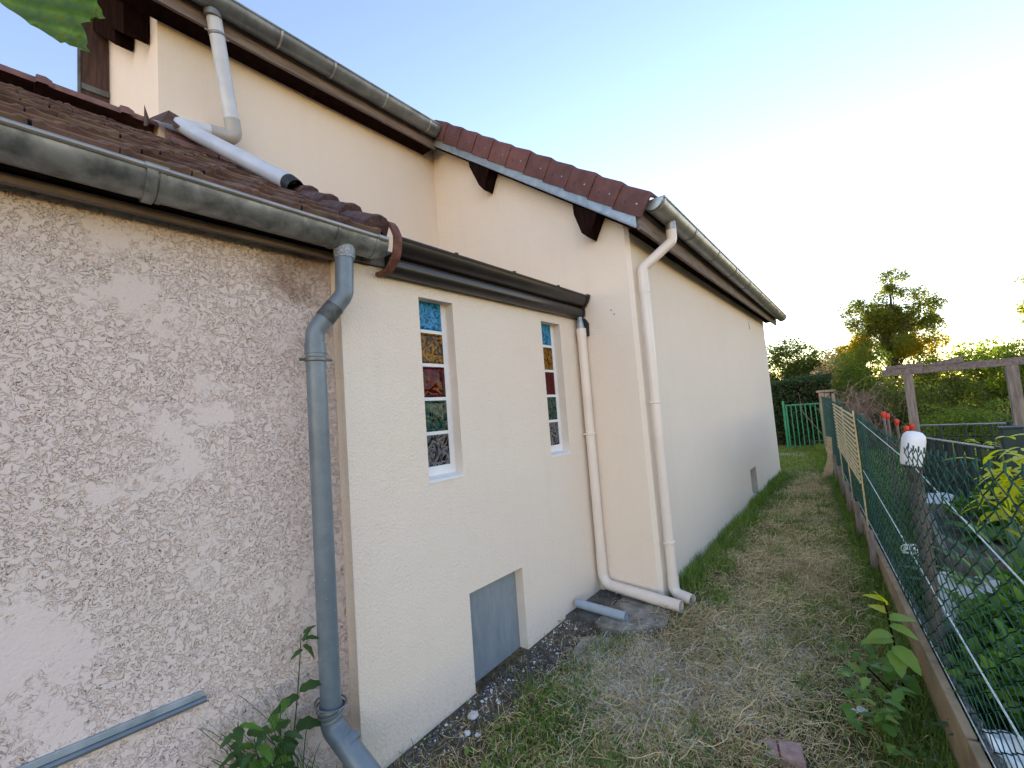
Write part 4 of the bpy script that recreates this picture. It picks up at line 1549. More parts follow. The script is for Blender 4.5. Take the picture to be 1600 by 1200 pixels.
x, y, t = scatter(26000, 1.15, 7.5, 1.7)
nz = vnoise(x, y, 2.0, 21) * 0.5 + vnoise(x, y, 7.0, 22) * 0.5
prob = np.clip(0.9 * (nz - 0.40) + 0.8 * np.exp(-(((1 - t) / 0.13) ** 2)) + 0.35 * (y < 2.2) * (x > 0.25), 0, 1)
prob *= np.where((y < 3.45) & (x < 0.28), 0.12, 1.0) * np.where((y > 2.75) & (y < 3.45) & (x < 0.72), 0.1, 1.0)
k = rng.uniform(0, 1, len(x)) < prob
x, y = x[k], y[k]
o = clover(x, y, rng.uniform(0.010, 0.026, len(x)), 'clover', 'ground_leaves', 0.035)
tag(o, 'small green ground leaves scattered through the path grass', 'leaves', kind='stuff')


# rubble and plaster specks along the wall
def bits(x, y, size, mat, name, label):
    n = len(x)
    base = np.array([(-1, -1, 0), (1, -0.8, 0), (0.9, 1, 0), (-0.8, 0.9, 0), (-0.4, -0.5, 1), (0.6, -0.4, 0.8), (0.4, 0.5, 1.1), (-0.5, 0.4, 0.9)]) * 0.5
    az = rng.uniform(0, 2 * np.pi, n)
    sx = rng.uniform(0.6, 1.4, n)
    V = np.zeros((n, 8, 3), dtype=np.float32)
    z0 = ground_z(x, y) + 0.002
    for q, (a, b, c) in enumerate(base):
        V[:, q, 0] = x + (np.cos(az) * a * sx - np.sin(az) * b) * size
        V[:, q, 1] = y + (np.sin(az) * a * sx + np.cos(az) * b) * size
        V[:, q, 2] = z0 + c * size * 0.7 + rng.uniform(-0.1, 0.1, n) * size
    F = (np.arange(n)[:, None, None] * 8 + np.array([(4, 5, 6, 7), (0, 1, 5, 4), (1, 2, 6, 5), (2, 3, 7, 6), (3, 0, 4, 7)])[None]).reshape(-1, 4)
    o = np_mesh(name, V.reshape(-1, 3), F, mat)
    return tag(o, label, 'rubble', kind='stuff')


n = 4200
y = rng.uniform(1.2, 3.4, n)
x = 0.012 + np.abs(rng.normal(0, 0.20, n))
ok = x < 0.8
bits(x[ok], y[ok], rng.gamma(2.0, 0.0030, n)[ok] + 0.003, 'stone_bits', 'gravel', 'dark gravel and crumbs along the foot of the cream wall')
n = 900
y = np.concatenate([rng.uniform(1.2, 3.4, 620), rng.normal(2.25, 0.35, 280)])
x = np.concatenate([0.012 + np.abs(rng.normal(0, 0.12, 620)), rng.normal(0.55, 0.28, 280)])
ok = (x > 0.02) & (x < 1.6)
bits(x[ok], y[ok], (rng.gamma(1.3, 0.004, n) + 0.002)[ok], 'plaster_bits', 'plaster_crumbs', 'white plaster crumbs spilled on the soil below the hatch')
n = 500
y = rng.uniform(2.3, 7.5, n)
x = fence_x(y) - 0.07 - np.abs(rng.normal(0, 0.035, n))
bits(x, y, rng.gamma(2.0, 0.006, n) + 0.004, 'plaster_bits', 'pale_gravel', 'pale gravel strip at the foot of the fence boards')

# larger plaster lumps that can be told apart
for k, (x, y, s) in enumerate([(0.13, 1.70, 0.030), (0.19, 1.60, 0.018), (0.245, 1.62, 0.016)]):
    bm = bmesh.new()
    bmesh.ops.create_icosphere(bm, subdivisions=2, radius=s)
    for v_ in bm.verts:
        v_.co *= 1 + random.uniform(-0.22, 0.22)
        v_.co.z *= 0.6
    me = bpy.data.meshes.new('plaster_lump')
    bm.to_mesh(me)
    bm.free()
    o = link('plaster_lump', me, 'plaster_bits')
    o.location = (x, y, gz(x, y) + s * 0.35)
    tag(o, ['largest crumbly plaster lump on the soil just left of the hatch', 'small plaster lump lying left of the largest one by the wall', 'small plaster lump farthest from the wall near the hatch'][k], 'plaster', 'plaster lumps below the hatch')

# dry tufts along the low wing wall
for k, (yy, xx, hh, lab) in enumerate([(4.25, 0.67, 0.20, 'dark dry grass tuft by the low wing wall, nearest the corner pipe'), (5.05, 0.62, 0.16, 'thin dry weed stalks against the low wing wall, middle of three tufts'), (6.2, 0.57, 0.14, 'thin dry weed stalks against the low wing wall, nearest the niche')]):
    n = 160 if k == 0 else 30
    P = np.stack([rng.normal(xx + (0.10 if k == 0 else 0), 0.05 if k == 0 else 0.012, n), rng.normal(yy, 0.10 if k == 0 else 0.05, n), np.full(n, gz(xx, yy) - 0.01)], 1)
    P[:, 0] = np.maximum(P[:, 0], XC + shx(yy) + 0.02)
    o = blades(P, rng.uniform(0.4, 1.0, n) * hh, np.full(n, 0.004), rng.uniform(0.3, 1.0, n), 'straw' if k else 'grass', 'grass_tuft', 0.8, seg=5, az=rng.uniform(-1.7, 1.7, n))
    tag(o, lab, 'grass')

# --- broad leaved weed by the fence
bw = empty('broadleaf_weed', (1.96, 3.0, gz(1.96, 3.0)), 'broad leaved weed with bright upper leaves at the foot of the fence', 'weed')
mb = MB()
st0, st1 = Vector((1.955, 2.98, -1.24)), Vector((1.925, 2.86, -0.72))
mb.tube(stem_pts(st0, st1, 0.02), 0.005, 6)
mb.tube(stem_pts((1.94, 2.9, -1.24), (1.83, 2.72, -1.0), 0.02), 0.004, 6)
put(build('stem', mb, 'wood_dark', bw), bw)
LV = [(1.0, (-0.9, -0.1, 0.55), 0.10, 0.055, 'leaf_yellow'), (0.97, (-0.1, -0.3, 0.9), 0.11, 0.07, 'leaf_yellow'), (0.88, (-0.7, 0.5, 0.35), 0.12, 0.07, 'leaf_yellow'),
      (0.82, (0.8, 0.2, 0.35), 0.13, 0.085, 'leaf_pale'), (0.76, (0.9, -0.4, 0.1), 0.13, 0.08, 'leaf_pale'), (0.66, (-0.6, -0.4, 0.2), 0.13, 0.09, 'leaf_pale'),
      (0.60, (-0.9, -0.3, 0.15), 0.16, 0.10, 'leaf_pale'), (0.55, (0.6, -0.75, -0.1), 0.17, 0.11, 'leaf_pale'), (0.50, (0.1, -1.0, -0.1), 0.16, 0.11, 'leaf_pale'),
      (0.42, (0.8, 0.3, 0.1), 0.12, 0.09, 'leaf_weed'), (0.36, (-0.8, 0.2, 0.1), 0.13, 0.09, 'leaf_weed'), (0.30, (-0.5, -0.8, 0.1), 0.13, 0.09, 'leaf_weed'), (0.25, (0.5, -0.7, 0.1), 0.13, 0.10, 'leaf_weed')]
for t, d, L, W, m_ in LV:
    p = st0.lerp(st1, t)
    add_leaf_obj(bw, m_, p, d, (0, -0.25, 1), L * 0.8, W * 0.72, droop=0.45, fold=0.2, serr=0.12, seg=8)
for k in range(75):
    p = Vector((1.84 + random.uniform(-0.12, 0.1), 2.66 + random.uniform(-0.26, 0.34), -1.17 + random.uniform(-0.03, 0.16)))
    add_leaf_obj(bw, random.choice(['leaf_weed', 'leaf_pale', 'leaf_weed']), p, rnd_dir(-0.1, 0.9), (0, 0, 1), random.uniform(0.04, 0.08), random.uniform(0.026, 0.048), droop=0.4, serr=0.3, seg=8)
# fallen pale leaves
for k, (x, y) in enumerate([(1.72, 2.66), (1.775, 2.68)]):
    m_ = MB()
    leaf(m_, (0, 0, 0), (1, 0.2 + k, 0.15), (0, -0.4, 1), 0.06, 0.04, droop=0.2, seg=5)
    o = build('fallen_leaf', m_, 'plaster_bits', None, smooth=True)
    o.location = (x, y, gz(x, y) + 0.05)
    tag(o, ['left one of two bleached fallen leaves beside the broad leaved weed', 'right one of two bleached fallen leaves beside the broad leaved weed'][k], 'leaf', 'bleached fallen leaves')

# --- overhanging branch close to the camera, one leaf hangs into the corner
br = empty('tree_branch', (1.15, -0.35, 1.25), 'overhanging twig with fresh green toothed leaves in the top left corner', 'branch')
mb = MB()
tw = [(0.95, -0.75, 1.55), (1.12, -0.38, 1.28), (1.24, -0.12, 1.06), (1.285, -0.03, 0.965), (1.33, 0.05, 0.93)]
mb.tube(tw, [0.010, 0.007, 0.005, 0.003, 0.002], 7)
put(build('twig', mb, 'bark', br), br)


def toothed_leaf(root, base, tip, nrm, W, lobes=26):
    base, tip = Vector(base), Vector(tip)
    d = (tip - base)
    L = d.length
    d.normalize()
    s = d.cross(Vector(nrm)).normalized()
    nn_ = s.cross(d).normalized()
    nu, nv = lobes, 8
    vs, fs = [], []
    for a in range(nu + 1):
        t = a / nu
        wv = W * 0.5 * (math.sin(PI * (min(1, t * 0.97 + 0.02)) ** 0.8) ** 0.7)
        for b in range(-nv // 2, nv // 2 + 1):
            q = b / (nv / 2)
            e = 1.0 + (0.11 * ((a % 2) * 2 - 1) if abs(q) > 0.9 else 0)
            ww = wv * q * e
            tt = t + (0.10 * abs(q) ** 1.5) * (1 - t)
            ripple = 0.035 * W * math.sin(tt * 26 - abs(q) * 5) * abs(q)
            vs.append(base + d * (L * tt) + s * ww + nn_ * (0.22 * abs(ww) + ripple - 0.10 * L * tt * tt))
    nn2 = nv + 1
    for a in range(nu):
        for b in range(nv):
            fs.append((a * nn2 + b, a * nn2 + b + 1, (a + 1) * nn2 + b + 1, (a + 1) * nn2 + b))
    mb = MB()
    mb.add(vs, fs)
    o = build('leaf', mb, 'leaf_near', root, smooth=True, angle=80)
    put(o, root)


# the leaf in view: broad, lobed and toothed, hanging with its underside towards the path
def lobed_leaf(root, origin, ax, ay, nrm, outline, scale, seed):
    r = random.Random(seed)
    o, ax, ay, nrm = Vector(origin), Vector(ax).normalized(), Vector(ay).normalized(), Vector(nrm).normalized()
    bm = bmesh.new()
    vs_ = [bm.verts.new((x * scale, y * scale, 0)) for x, y in outline]
    bm.faces.new(vs_)
    bmesh.ops.triangulate(bm, faces=bm.faces[:])
    bmesh.ops.subdivide_edges(bm, edges=[e for e in bm.edges if not e.is_boundary], cuts=5, use_grid_fill=True)
    bmesh.ops.triangulate(bm, faces=bm.faces[:])
    for v in bm.verts:
        x, y = v.co.x / scale, v.co.y / scale
        rib = abs(x * 0.62 - y * 0.78 - 5)                # distance from the midrib
        z = 0.00022 * rib ** 0.75 + 0.0009 * math.sin((x * 0.62 - y * 0.35) * 0.30 + rib * 0.12) + 0.0006 * math.sin(x * 0.6 + y * 0.9)
        p = o + ax * v.co.x + ay * v.co.y + nrm * (z * scale / 0.0008)
        v.co = p
    bmesh.ops.recalc_face_normals(bm, faces=bm.faces)
    me = bpy.data.meshes.new('leaf')
    for f in bm.faces:
        f.smooth = True
    bm.to_mesh(me)
    bm.free()
    put(link('leaf', me, 'leaf_near', root), root)


OUT = [(-60, 62), (-5, 2), (4, -8), (12, -14), (20, -19), (30, -25), (38, -31), (44, -37), (56, -43), (66, -49), (72, -53), (80, -58), (90, -65), (97, -64), (104, -69), (113, -70), (120, -75), (134, -77),
       (129, -70), (132, -64), (131, -57), (128, -48), (124, -38), (121, -34), (129, -33), (136, -32), (137, -27), (144, -24), (149, -27), (160, -27), (154, -20), (153, -12), (148, -4), (146, 4), (138, 24), (112, 62), (60, 92), (-10, 96)]
lobed_leaf(br, (1.208, 0.0, 0.923), (0.71, 0.70, -0.065), (0.155, -0.065, 0.98), (0.69, -0.70, -0.10), OUT, 0.00083, 3)
lobed_leaf(br, (1.27, 0.03, 1.005), (0.44, 0.90, -0.04), (-0.14, 0.28, 0.95), (0.88, -0.42, 0.2), OUT, 0.0006, 4)
toothed_leaf(br, (1.18, -0.2, 1.16), (1.30, -0.10, 1.08), (0.3, -0.3, 0.9), 0.09)
toothed_leaf(br, (1.12, -0.38, 1.28), (1.02, -0.25, 1.20), (0.3, -0.3, 0.9), 0.09)

# ================================================================== FENCE
fence = root0('chain_link_fence', 'green chain link fence with low boards beside the grass path', 'fence')
F0, F1 = 0.6, 13.4
def ftop(y):
    return float(np.interp(y, [0.6, 1.6, 2.9, 4.0, 5.25, 7.6, 9, 13.4], [0.16, 0.11, 0.03, 0.045, 0.09, 0.15, 0.19, 0.24]))
CW, CH = 0.058, 0.066
vsA, fsA = [], []
r_ = 0.0027
cnt = 0
ysw = np.arange(F0, F1, CW / 2)
for iw, yc in enumerate(ysw):
    pass
V_, F_ = [], []
off = 0
nW = int((F1 - F0) / CW)
for iw in range(nW):
    y0 = F0 + iw * CW
    ztop = ftop(y0) + random.uniform(-0.006, 0.006)
    zbot = -1.00 if y0 < 5 else -0.97
    nseg = int((ztop - zbot) / (CH / 2))
    ks = np.arange(nseg + 1)
    zz = ztop - ks * CH / 2
    zig = np.where((ks + iw) % 2 == 0, -0.5, 0.5) * CW * 1.05
    yy = y0 + zig
    xx = fence_x(yy) + np.where(ks % 2 == 0, 1, -1) * 0.0022 + 0.012 * np.sin(y0 * 1.9 + zz * 2.0)
    ctr = np.stack([xx, yy, zz], 1)
    # three sided wire
    lo = 0.8 + 0.5 * min(1, y0 / 9)
    offs = np.array([(r_, 0, 0), (-0.6 * r_, 0.8 * r_, 0.6 * r_), (-0.6 * r_, -0.8 * r_, -0.6 * r_)]) * lo
    vv = (ctr[:, None, :] + offs[None]).reshape(-1, 3)
    V_.append(vv)
    k3 = np.arange(nseg)
    for a, b in ((0, 1), (1, 2), (2, 0)):
        F_.append(np.stack([k3 * 3 + a, k3 * 3 + b, k3 * 3 + 3 + b, k3 * 3 + 3 + a], 1) + off)
    off += len(vv)
o = np_mesh('wire_mesh', np.concatenate(V_), np.concatenate(F_), 'green_wire', fence)
tag(o, kind='stuff')
# twisted barbs of the selvage on top are the loose ends of each wire
mb = MB()
for iw in range(nW):
    y0 = F0 + iw * CW - CW / 2
    z = ftop(y0)
    if iw % 2:
        continue
    if y0 < 6:
        mb.tube([(fence_x(y0), y0, z - 0.012), (fence_x(y0) + 0.004, y0 + 0.004, z + 0.016)], 0.0034, 4)
o = build('selvage_knots', mb, 'green_wire', fence)
tag(o, kind='stuff')
def ten(pts, mat, r=0.0024):
    return build('tension_wire', MB().tube(pts, r, 6), mat, fence)
def fp(y, z, dx=0.0):
    return (fence_x(y) + dx, y, z)
ten([fp(0.6, -0.30, -0.006), fp(2.9, -0.055, -0.006), fp(5.25, 0.055, -0.006)], 'cord', 0.0026)
ten([fp(0.6, -0.80, -0.006), fp(1.94, -0.69, -0.006), fp(3.35, -0.585, -0.006), fp(5.3, -0.43, -0.006)], 'cord', 0.0032)
ten([fp(0.6, -1.0, -0.006), fp(3.2, -0.97, -0.006), fp(5.3, -0.93, -0.006), fp(9, -0.9, -0.006)], 'cord', 0.0022)
ten([fp(5.3, -0.02, -0.006), fp(13.4, 0.12, -0.006)], 'green_wire')
# knot of cord on the post
mb = MB()
for k in range(6):
    pts = [(fence_x(3.35) - 0.012 + 0.03 * math.cos(t_) + 0.004 * k, 3.35 + 0.012 * math.sin(t_ * 2 + k), -0.585 + 0.028 * math.sin(t_ + k)) for t_ in np.linspace(0, 5.5, 9)]
    mb.tube(pts, 0.0022, 5)
build('cord_knot', mb, 'cord', fence)
# boards at the foot
segs = [(0.4, 2.35), (2.37, 4.2), (4.22, 6.05), (6.07, 7.9), (7.92, 9.75), (9.77, 11.6), (11.62, 13.3)]
for a, b in segs:
    vs = []
    for y in (a, b):
        for dx, z in ((-0.045, -1.36), (-0.045, -0.985 - 0.012 * math.sin(y)), (-0.012, -0.98 - 0.012 * math.sin(y)), (-0.012, -1.36)):
            vs.append((fence_x(y) + dx, y, z))
    mb = MB()
    mb.add(vs, [(0, 1, 5, 4), (1, 2, 6, 5), (2, 3, 7, 6), (3, 0, 4, 7), (0, 3, 2, 1), (4, 5, 6, 7)])
    build('foot_board', mb, 'concrete_board', fence, bev=0.004)
    # crumbled mortar ridge behind the board
mb = MB()
prev = None
ptsr = [(fence_x(y) + 0.012 + random.uniform(-0.01, 0.01), y, -0.985 + random.uniform(-0.02, 0.015)) for y in np.arange(1.2, 8.0, 0.05)]
mb.tube(ptsr, [random.uniform(0.008, 0.020) for _ in ptsr], 6)
build('mortar_edge', mb, 'stone_bits', fence)
for y, zt in ((4.55, -0.80), (5.55, -0.78), (6.6, -0.75), (7.65, -0.74), (8.8, -0.70)):
    x = fence_x(y) - 0.075
    mb = MB().box((x - 0.022, y - 0.022, -1.40), (x + 0.022, y + 0.022, zt - 0.09 * 0))
    o = build('wooden_stake', mb, 'wood_post', fence, bev=0.004)
    o.rotation_euler = (0, 0, 0.1)
    o.location = Vector((x, y, 0)) - Matrix.Rotation(0.1, 3, 'Z') @ Vector((x, y, 0))
for y, zt, m_ in ((3.12, 0.02, 'red_dark'), (5.28, 0.10, 'green_wire'), (8.1, 0.22, 'green_wire'), (10.9, 0.25, 'green_wire')):
    x = fence_x(y) + 0.03
    build('post', MB().tube([(x, y, -1.4), (x, y, zt)], 0.030 if m_ == 'red_dark' else 0.022, 12), m_, fence, smooth=True)

# loose plank leaning at the far end of the fence
o = build('leaning_plank', MB().prism([(fence_x(9.2) - 0.30, -1.22), (fence_x(9.2) - 0.13, -1.22), (fence_x(9.2) - 0.085, -0.95), (fence_x(9.2) - 0.06, -0.45), (fence_x(9.2) - 0.13, -0.43), (fence_x(9.2) - 0.15, -0.80)], 'y', 9.2, 9.24), 'wood_pale', None, bev=0.004)
tag(o, 'pale curved plank leaning on the fence near the green gate', 'plank')

# pale lath screen on the path side of the mesh
ls = root0('lath_screen', 'pale yellow slatted screen on the far part of the fence', 'screen')
for k in range(14):
    z = 0.075 - 0.050 * k
    y0, y1 = 5.42, 8.3
    vs = []
    for y, dz in ((y0, 0.0), (y1, 0.06)):
        x = fence_x(y) - 0.034
        for dx, zz in ((0, 0.0), (0, 0.020), (0.010, 0.020), (0.010, 0.0)):
            vs.append((x + dx, y, z + dz + zz))
    mb = MB()
    mb.add(vs, [(0, 1, 5, 4), (1, 2, 6, 5), (2, 3, 7, 6), (3, 0, 4, 7), (0, 3, 2, 1), (4, 5, 6, 7)])
    build('slat', mb, 'lath', ls)
for y in (5.45, 6.9, 8.25):
    x = fence_x(y) - 0.020
    build('upright', MB().box((x, y - 0.02, -1.35), (x + 0.012, y + 0.02, 0.13)), 'lath', ls)

# upside down white bottle on the fence post
jg = empty('white_bottle', (fence_x(3.12) + 0.03, 3.12, -0.02), 'upturned white plastic bottle capping the fence post', 'bottle')
mb = MB()
rows = [(0.040, -0.060), (0.045, -0.045), (0.047, 0.04), (0.047, 0.075), (0.042, 0.100), (0.030, 0.114), (0.010, 0.119)]
seg = 18
vs, fs = [], []
for r, z in rows:
    for k in range(seg):
        th = 2 * PI * k / seg
        c_, s_ = math.cos(th), math.sin(th)
        e = 0.75
        vs.append((r * math.copysign(abs(c_) ** e, c_), r * math.copysign(abs(s_) ** e, s_), z))
for a in range(len(rows) - 1):
    for k in range(seg):
        fs.append((a * seg + k, a * seg + (k + 1) % seg, (a + 1) * seg + (k + 1) % seg, (a + 1) * seg + k))
fs.append(tuple((len(rows) - 1) * seg + k for k in range(seg)))
mb.add(vs, fs)
bb = build('body', mb, 'white_plastic', jg, smooth=True, angle=70)
bb.rotation_euler = (0.0, 0.18, 0.3)

# stakes with red caps
for k, (x, y, zt) in enumerate([(2.02, 6.95, 0.005), (2.055, 7.0, -0.02), (2.13, 6.9, -0.09), (2.19, 6.3, -0.13), (2.245, 6.6, -0.125)]):
    r = empty('garden_stake', (x, y, -1.2), ['red capped garden stake, leftmost of five beyond the fence', 'red capped garden stake close beside the leftmost one', 'red capped garden stake, third from the left beyond the fence',
              'red capped garden stake just left behind the white bottle', 'red capped garden stake right of the white bottle by the pergola post'][k], 'stake', 'red capped stakes')
    build('shaft', MB().tube([(0, 0, -0.05), (0, 0, zt + 1.2)], 0.013, 8), 'wood_post', r, smooth=True)
    h = zt + 1.2
    build('cap', MB().tube([(0, 0, h - 0.035), (0, 0, h), (0, 0, h + 0.03), (0, 0, h + 0.04)], [0.014, 0.024, 0.023, 0.014], 10), 'red_cap', r, smooth=True)

# ------------------------------------------------------------------ foliage helpers
def leaf_cloud(name, blobs, n_, size, mat, parent=None, shell=0.5, seed=0, flat=0.0, loc=(0, 0, 0)):
    r = np.random.default_rng(seed)
    B = np.array(blobs, dtype=float)               # cx,cy,cz,rx,ry,rz
    wgt = (B[:, 3] * B[:, 4] * B[:, 5]) ** 0.75
    idx = r.choice(len(B), n_, p=wgt / wgt.sum())
    d = r.normal(0, 1, (n_, 3))
    d /= np.linalg.norm(d, axis=1)[:, None]
    rad = (r.uniform(0, 1, n_) ** (1 / 3) * (1 - shell) + shell * r.uniform(0.75, 1.05, n_)) * np.where(r.uniform(0, 1, n_) < 0.15, r.uniform(1.0, 1.6, n_), 1.0)
    P = B[idx, :3] + d * rad[:, None] * B[idx, 3:6]
    a = r.normal(0, 1, (n_, 3))
    a[:, 2] -= 0.3
    a /= np.linalg.norm(a, axis=1)[:, None]
    b = np.cross(a, r.normal(0, 1, (n_, 3)))
    b /= np.linalg.norm(b, axis=1)[:, None]
    c = np.cross(a, b)
    s = size * r.uniform(0.6, 1.4, n_)[:, None]
    V = np.stack([P, P + a * s * 0.5 + b * s * 0.28 + c * s * 0.08, P + a * s, P + a * s * 0.5 - b * s * 0.28 + c * s * 0.08], 1).reshape(-1, 3)
    F = (np.arange(n_)[:, None] * 4 + np.array([0, 1, 2, 3])[None])
    V = V - np.array(loc)
    return np_mesh(name, V, F, mat, parent)


def clumps(c, R, n_, r0, r1, seed, squash=0.8, hollow=0.35):
    r = np.random.default_rng(seed)
    out_ = []
    for _ in range(n_):
        d = r.normal(0, 1, 3)
        d /= np.linalg.norm(d)
        k = r.uniform(hollow, 1.0)
        p = np.array(c) + d * k * np.array(R)
        q = r.uniform(r0, r1)
        out_.append((*p, q, q, q * squash))
    return out_


def limbs(mb, base, tips, r0, seed=0):
    r = random.Random(seed)
    for tp_ in tips:
        b = Vector(base)
        e = Vector(tp_)
        mid = b.lerp(e, 0.5) + Vector((r.uniform(-.12, .12), r.uniform(-.12, .12), r.uniform(0, .15)))
        mb.tube([b, mid, e], [r0, r0 * 0.6, r0 * 0.18], 6)



# ================================================================== GARDEN BEYOND THE FENCE
pg = empty('pergola', (2.30, 7.4, -1.2), 'weathered timber pergola frame standing in the garden', 'pergola')
def pbox(name, a, b, mat, root, bev=0.006):
    o = build(name, MB().box(a, b), mat, root, bev=bev)
    o.location = -Vector(root.location)
    return o
pbox('post', (2.255, 7.34, -1.3), (2.345, 7.43, 0.475), 'wood_post', pg)
pbox('post', (3.125, 7.34, -1.3), (3.22, 7.44, 0.475), 'wood_post', pg)
pbox('beam', (2.06, 7.36, 0.475), (5.4, 7.43, 0.562), 'wood_grey', pg)
o = build('top_batten', MB().prism([(2.10, 0.563), (2.44, 0.563), (2.47, 0.605), (2.09, 0.600)], 'y', 7.35, 7.44), 'wood_grey', pg)
o.location = -Vector(pg.location)
o = build('top_batten', MB().prism([(2.44, 0.563), (2.80, 0.563), (2.80, 0.645), (2.74, 0.63)], 'y', 7.35, 7.44), 'wood_grey', pg)
o.location = -Vector(pg.location)
pbox('post', (5.2, 7.34, -1.3), (5.32, 7.46, 0.475), 'wood_post', pg)

# dark green rigid fence panels
def rigid_panel(p0, p1, zt, zb, label, pitch=0.055, slab_=True):
    p0, p1 = Vector(p0), Vector(p1)
    r = empty('mesh_panel', (p0.x, p0.y, zb), label, 'fence panel')
    d = (p1 - p0)
    L = d.length
    d.normalize()
    def seg_(name, a, b, rad, mat, sd=6):
        o = build(name, MB().tube([a, b], rad, sd), mat, r)
        o.location = -Vector(r.location)
    seg_('top_rail', Vector((p0.x, p0.y, zt)), Vector((p1.x, p1.y, zt)), 0.012, 'zinc_new')
    for z in np.linspace(zb + 0.02, zt - 0.16, 4):
        seg_('rail', Vector((p0.x, p0.y, z)), Vector((p1.x, p1.y, z)), 0.008, 'green_dark')
    n_ = int(L / pitch)
    for k in range(n_ + 1):
        q = p0 + d * (L * k / n_)
        seg_('bar', Vector((q.x, q.y, zb)), Vector((q.x, q.y, zt)), 0.009 if k % 3 else 0.018, 'green_dark', 5)
    for q in (p0, p1):
        seg_('end_post', Vector((q.x, q.y, zb - 0.1)), Vector((q.x, q.y, zt + 0.02)), 0.026, 'green_dark', 8)
    return r


rigid_panel((2.36, 8.4, 0), (3.22, 8.3, 0), -0.235, -1.2, 'dark green mesh panel behind the pergola posts', 0.075)
rigid_panel((2.26, 7.0, 0), (2.74, 5.55, 0), -0.262, -1.2, 'dark green mesh panel angled towards the white bottle', 0.06)
gpn = empty('gate_post', (2.98, 6.6, -1.2), 'thick dark green post beside the mesh panels', 'post')
build('shaft', MB().box((-0.075, -0.075, -0.1), (0.075, 0.075, 1.03)), 'green_dark', gpn, bev=0.008)
build('cap', MB().box((-0.085, -0.085, 1.03), (0.085, 0.085, 1.05)), 'green_dark', gpn, bev=0.006)
# opaque pale panel fixed to the lower mesh
o = build('pale_panel', MB().prism([(2.645, 5.80), (2.655, 5.80), (2.755, 5.50), (2.745, 5.50)], 'z', -0.46, -0.29), 'leaf_grey', None)
tag(o, 'small pale green sheet tied behind the angled mesh panel', 'sheet')

# raised bed with boards
rb = empty('raised_bed', (2.75, 4.9, -1.2), 'grey board edged raised bed behind the fence', 'raised bed')
for a, b in (((2.22, 5.95, -1.25), (3.5, 5.99, -0.84)), ((2.26, 4.55, -1.25), (3.4, 4.59, -0.93)), ((2.24, 4.6, -1.25), (2.28, 5.94, -0.90))):
    pbox('board', a, b, 'wood_post', rb, 0.004)
pbox('soil', (2.285, 4.6, -1.25), (3.4, 5.94, -0.96), 'bark', rb, 0.0)
# white fleece over hoops
def fleece(name, x0, x1, y0, y1, z0, h, label, seed, arch=True):
    n_, m_ = 26, 18
    r = np.random.default_rng(seed)
    ph = r.uniform(0, 6, 6)
    V = []
    for a in range(n_ + 1):
        for b in range(m_ + 1):
            u, v = a / n_, b / m_
            x = x0 + (x1 - x0) * u + 0.02 * math.sin(7 * v + ph[0])
            y = y0 + (y1 - y0) * v + 0.02 * math.sin(9 * u + ph[1])
            z = z0 + h * (math.sin(PI * v) ** 0.6 if arch else 1) + 0.018 * math.sin(13 * u + 8 * v + ph[2]) + 0.014 * math.sin(24 * v - 11 * u + ph[3])
            V.append((x, y, max(z, z0)))
    idx = np.arange((n_ + 1) * (m_ + 1)).reshape(n_ + 1, m_ + 1)
    F = np.stack([idx[:-1, :-1].ravel(), idx[1:, :-1].ravel(), idx[1:, 1:].ravel(), idx[:-1, 1:].ravel()], 1)
    o = np_mesh(name, np.array(V), F, 'white_sheet', smooth=True)
    sm = o.modifiers.new('solid', 'SOLIDIFY')
    sm.thickness = 0.003
    return tag(o, label, 'cloth')


fleece('garden_fleece', 2.20, 2.95, 5.98, 6.55, -1.15, 0.34, 'white garden fleece draped along the raised bed', 1)
fleece('garden_fleece', 2.12, 2.50, 3.72, 4.40, -1.2, 0.26, 'crumpled white fleece close behind the fence post', 2)
fleece('garden_fleece', 2.185, 2.55, 2.22, 2.62, -1.2, 0.20, 'white fleece on the ground behind the nearest fence mesh', 3)
fleece('garden_fleece', 2.75, 3.1, 4.7, 5.25, -0.98, 0.22, 'small white fleece over the raised bed at the right edge', 4)


# long arching leaves (artichoke like) and the bright yellow green plant
def rosette(name, c, label, mat, n_, L, W, el=(0.3, 1.1), droop=0.6, seed=0, serr=0.3):
    random.seed(seed)
    r = empty(name, c, label, 'plant')
    for k in range(n_):
        d = rnd_dir(*el)
        m_ = MB()
        leaf(m_, (random.uniform(-.03, .03), random.uniform(-.03, .03), 0), d, (0, 0, 1) if abs(d.z) < 0.95 else (1, 0, 0), L * random.uniform(0.7, 1.15), W * random.uniform(0.8, 1.2), droop=droop * random.uniform(0.6, 1.3), fold=0.35, serr=serr, seg=9)
        build('leaf', m_, mat, r, smooth=True, angle=80)
    return r


rosette('garden_plant', (2.62, 4.1, -1.18), 'pale grey green plant with long arching leaves behind the mesh', 'leaf_grey', 22, 0.72, 0.10, (0.5, 1.35), 0.5, 11, 0.5)
rosette('garden_plant', (2.50, 3.2, -1.2), 'leafy green garden plant behind the near fence mesh', 'leaf_weed', 20, 0.42, 0.11, (0.3, 1.2), 0.5, 12)
rosette('garden_plant', (2.85, 3.3, -1.2), 'tall leafy green plant at the right edge behind the mesh', 'leaf_grey', 24, 0.62, 0.10, (0.5, 1.35), 0.5, 13)
rosette('garden_plant', (2.55, 5.2, -0.97), 'low green plant growing in the raised bed', 'leaf_weed', 18, 0.30, 0.09, (0.2, 1.2), 0.5, 14)
rosette('garden_plant', (2.36, 2.75, -1.2), 'dark green plant at the mesh above the near white fleece', 'leaf_nettle', 20, 0.32, 0.09, (0.2, 1.2), 0.5, 15)
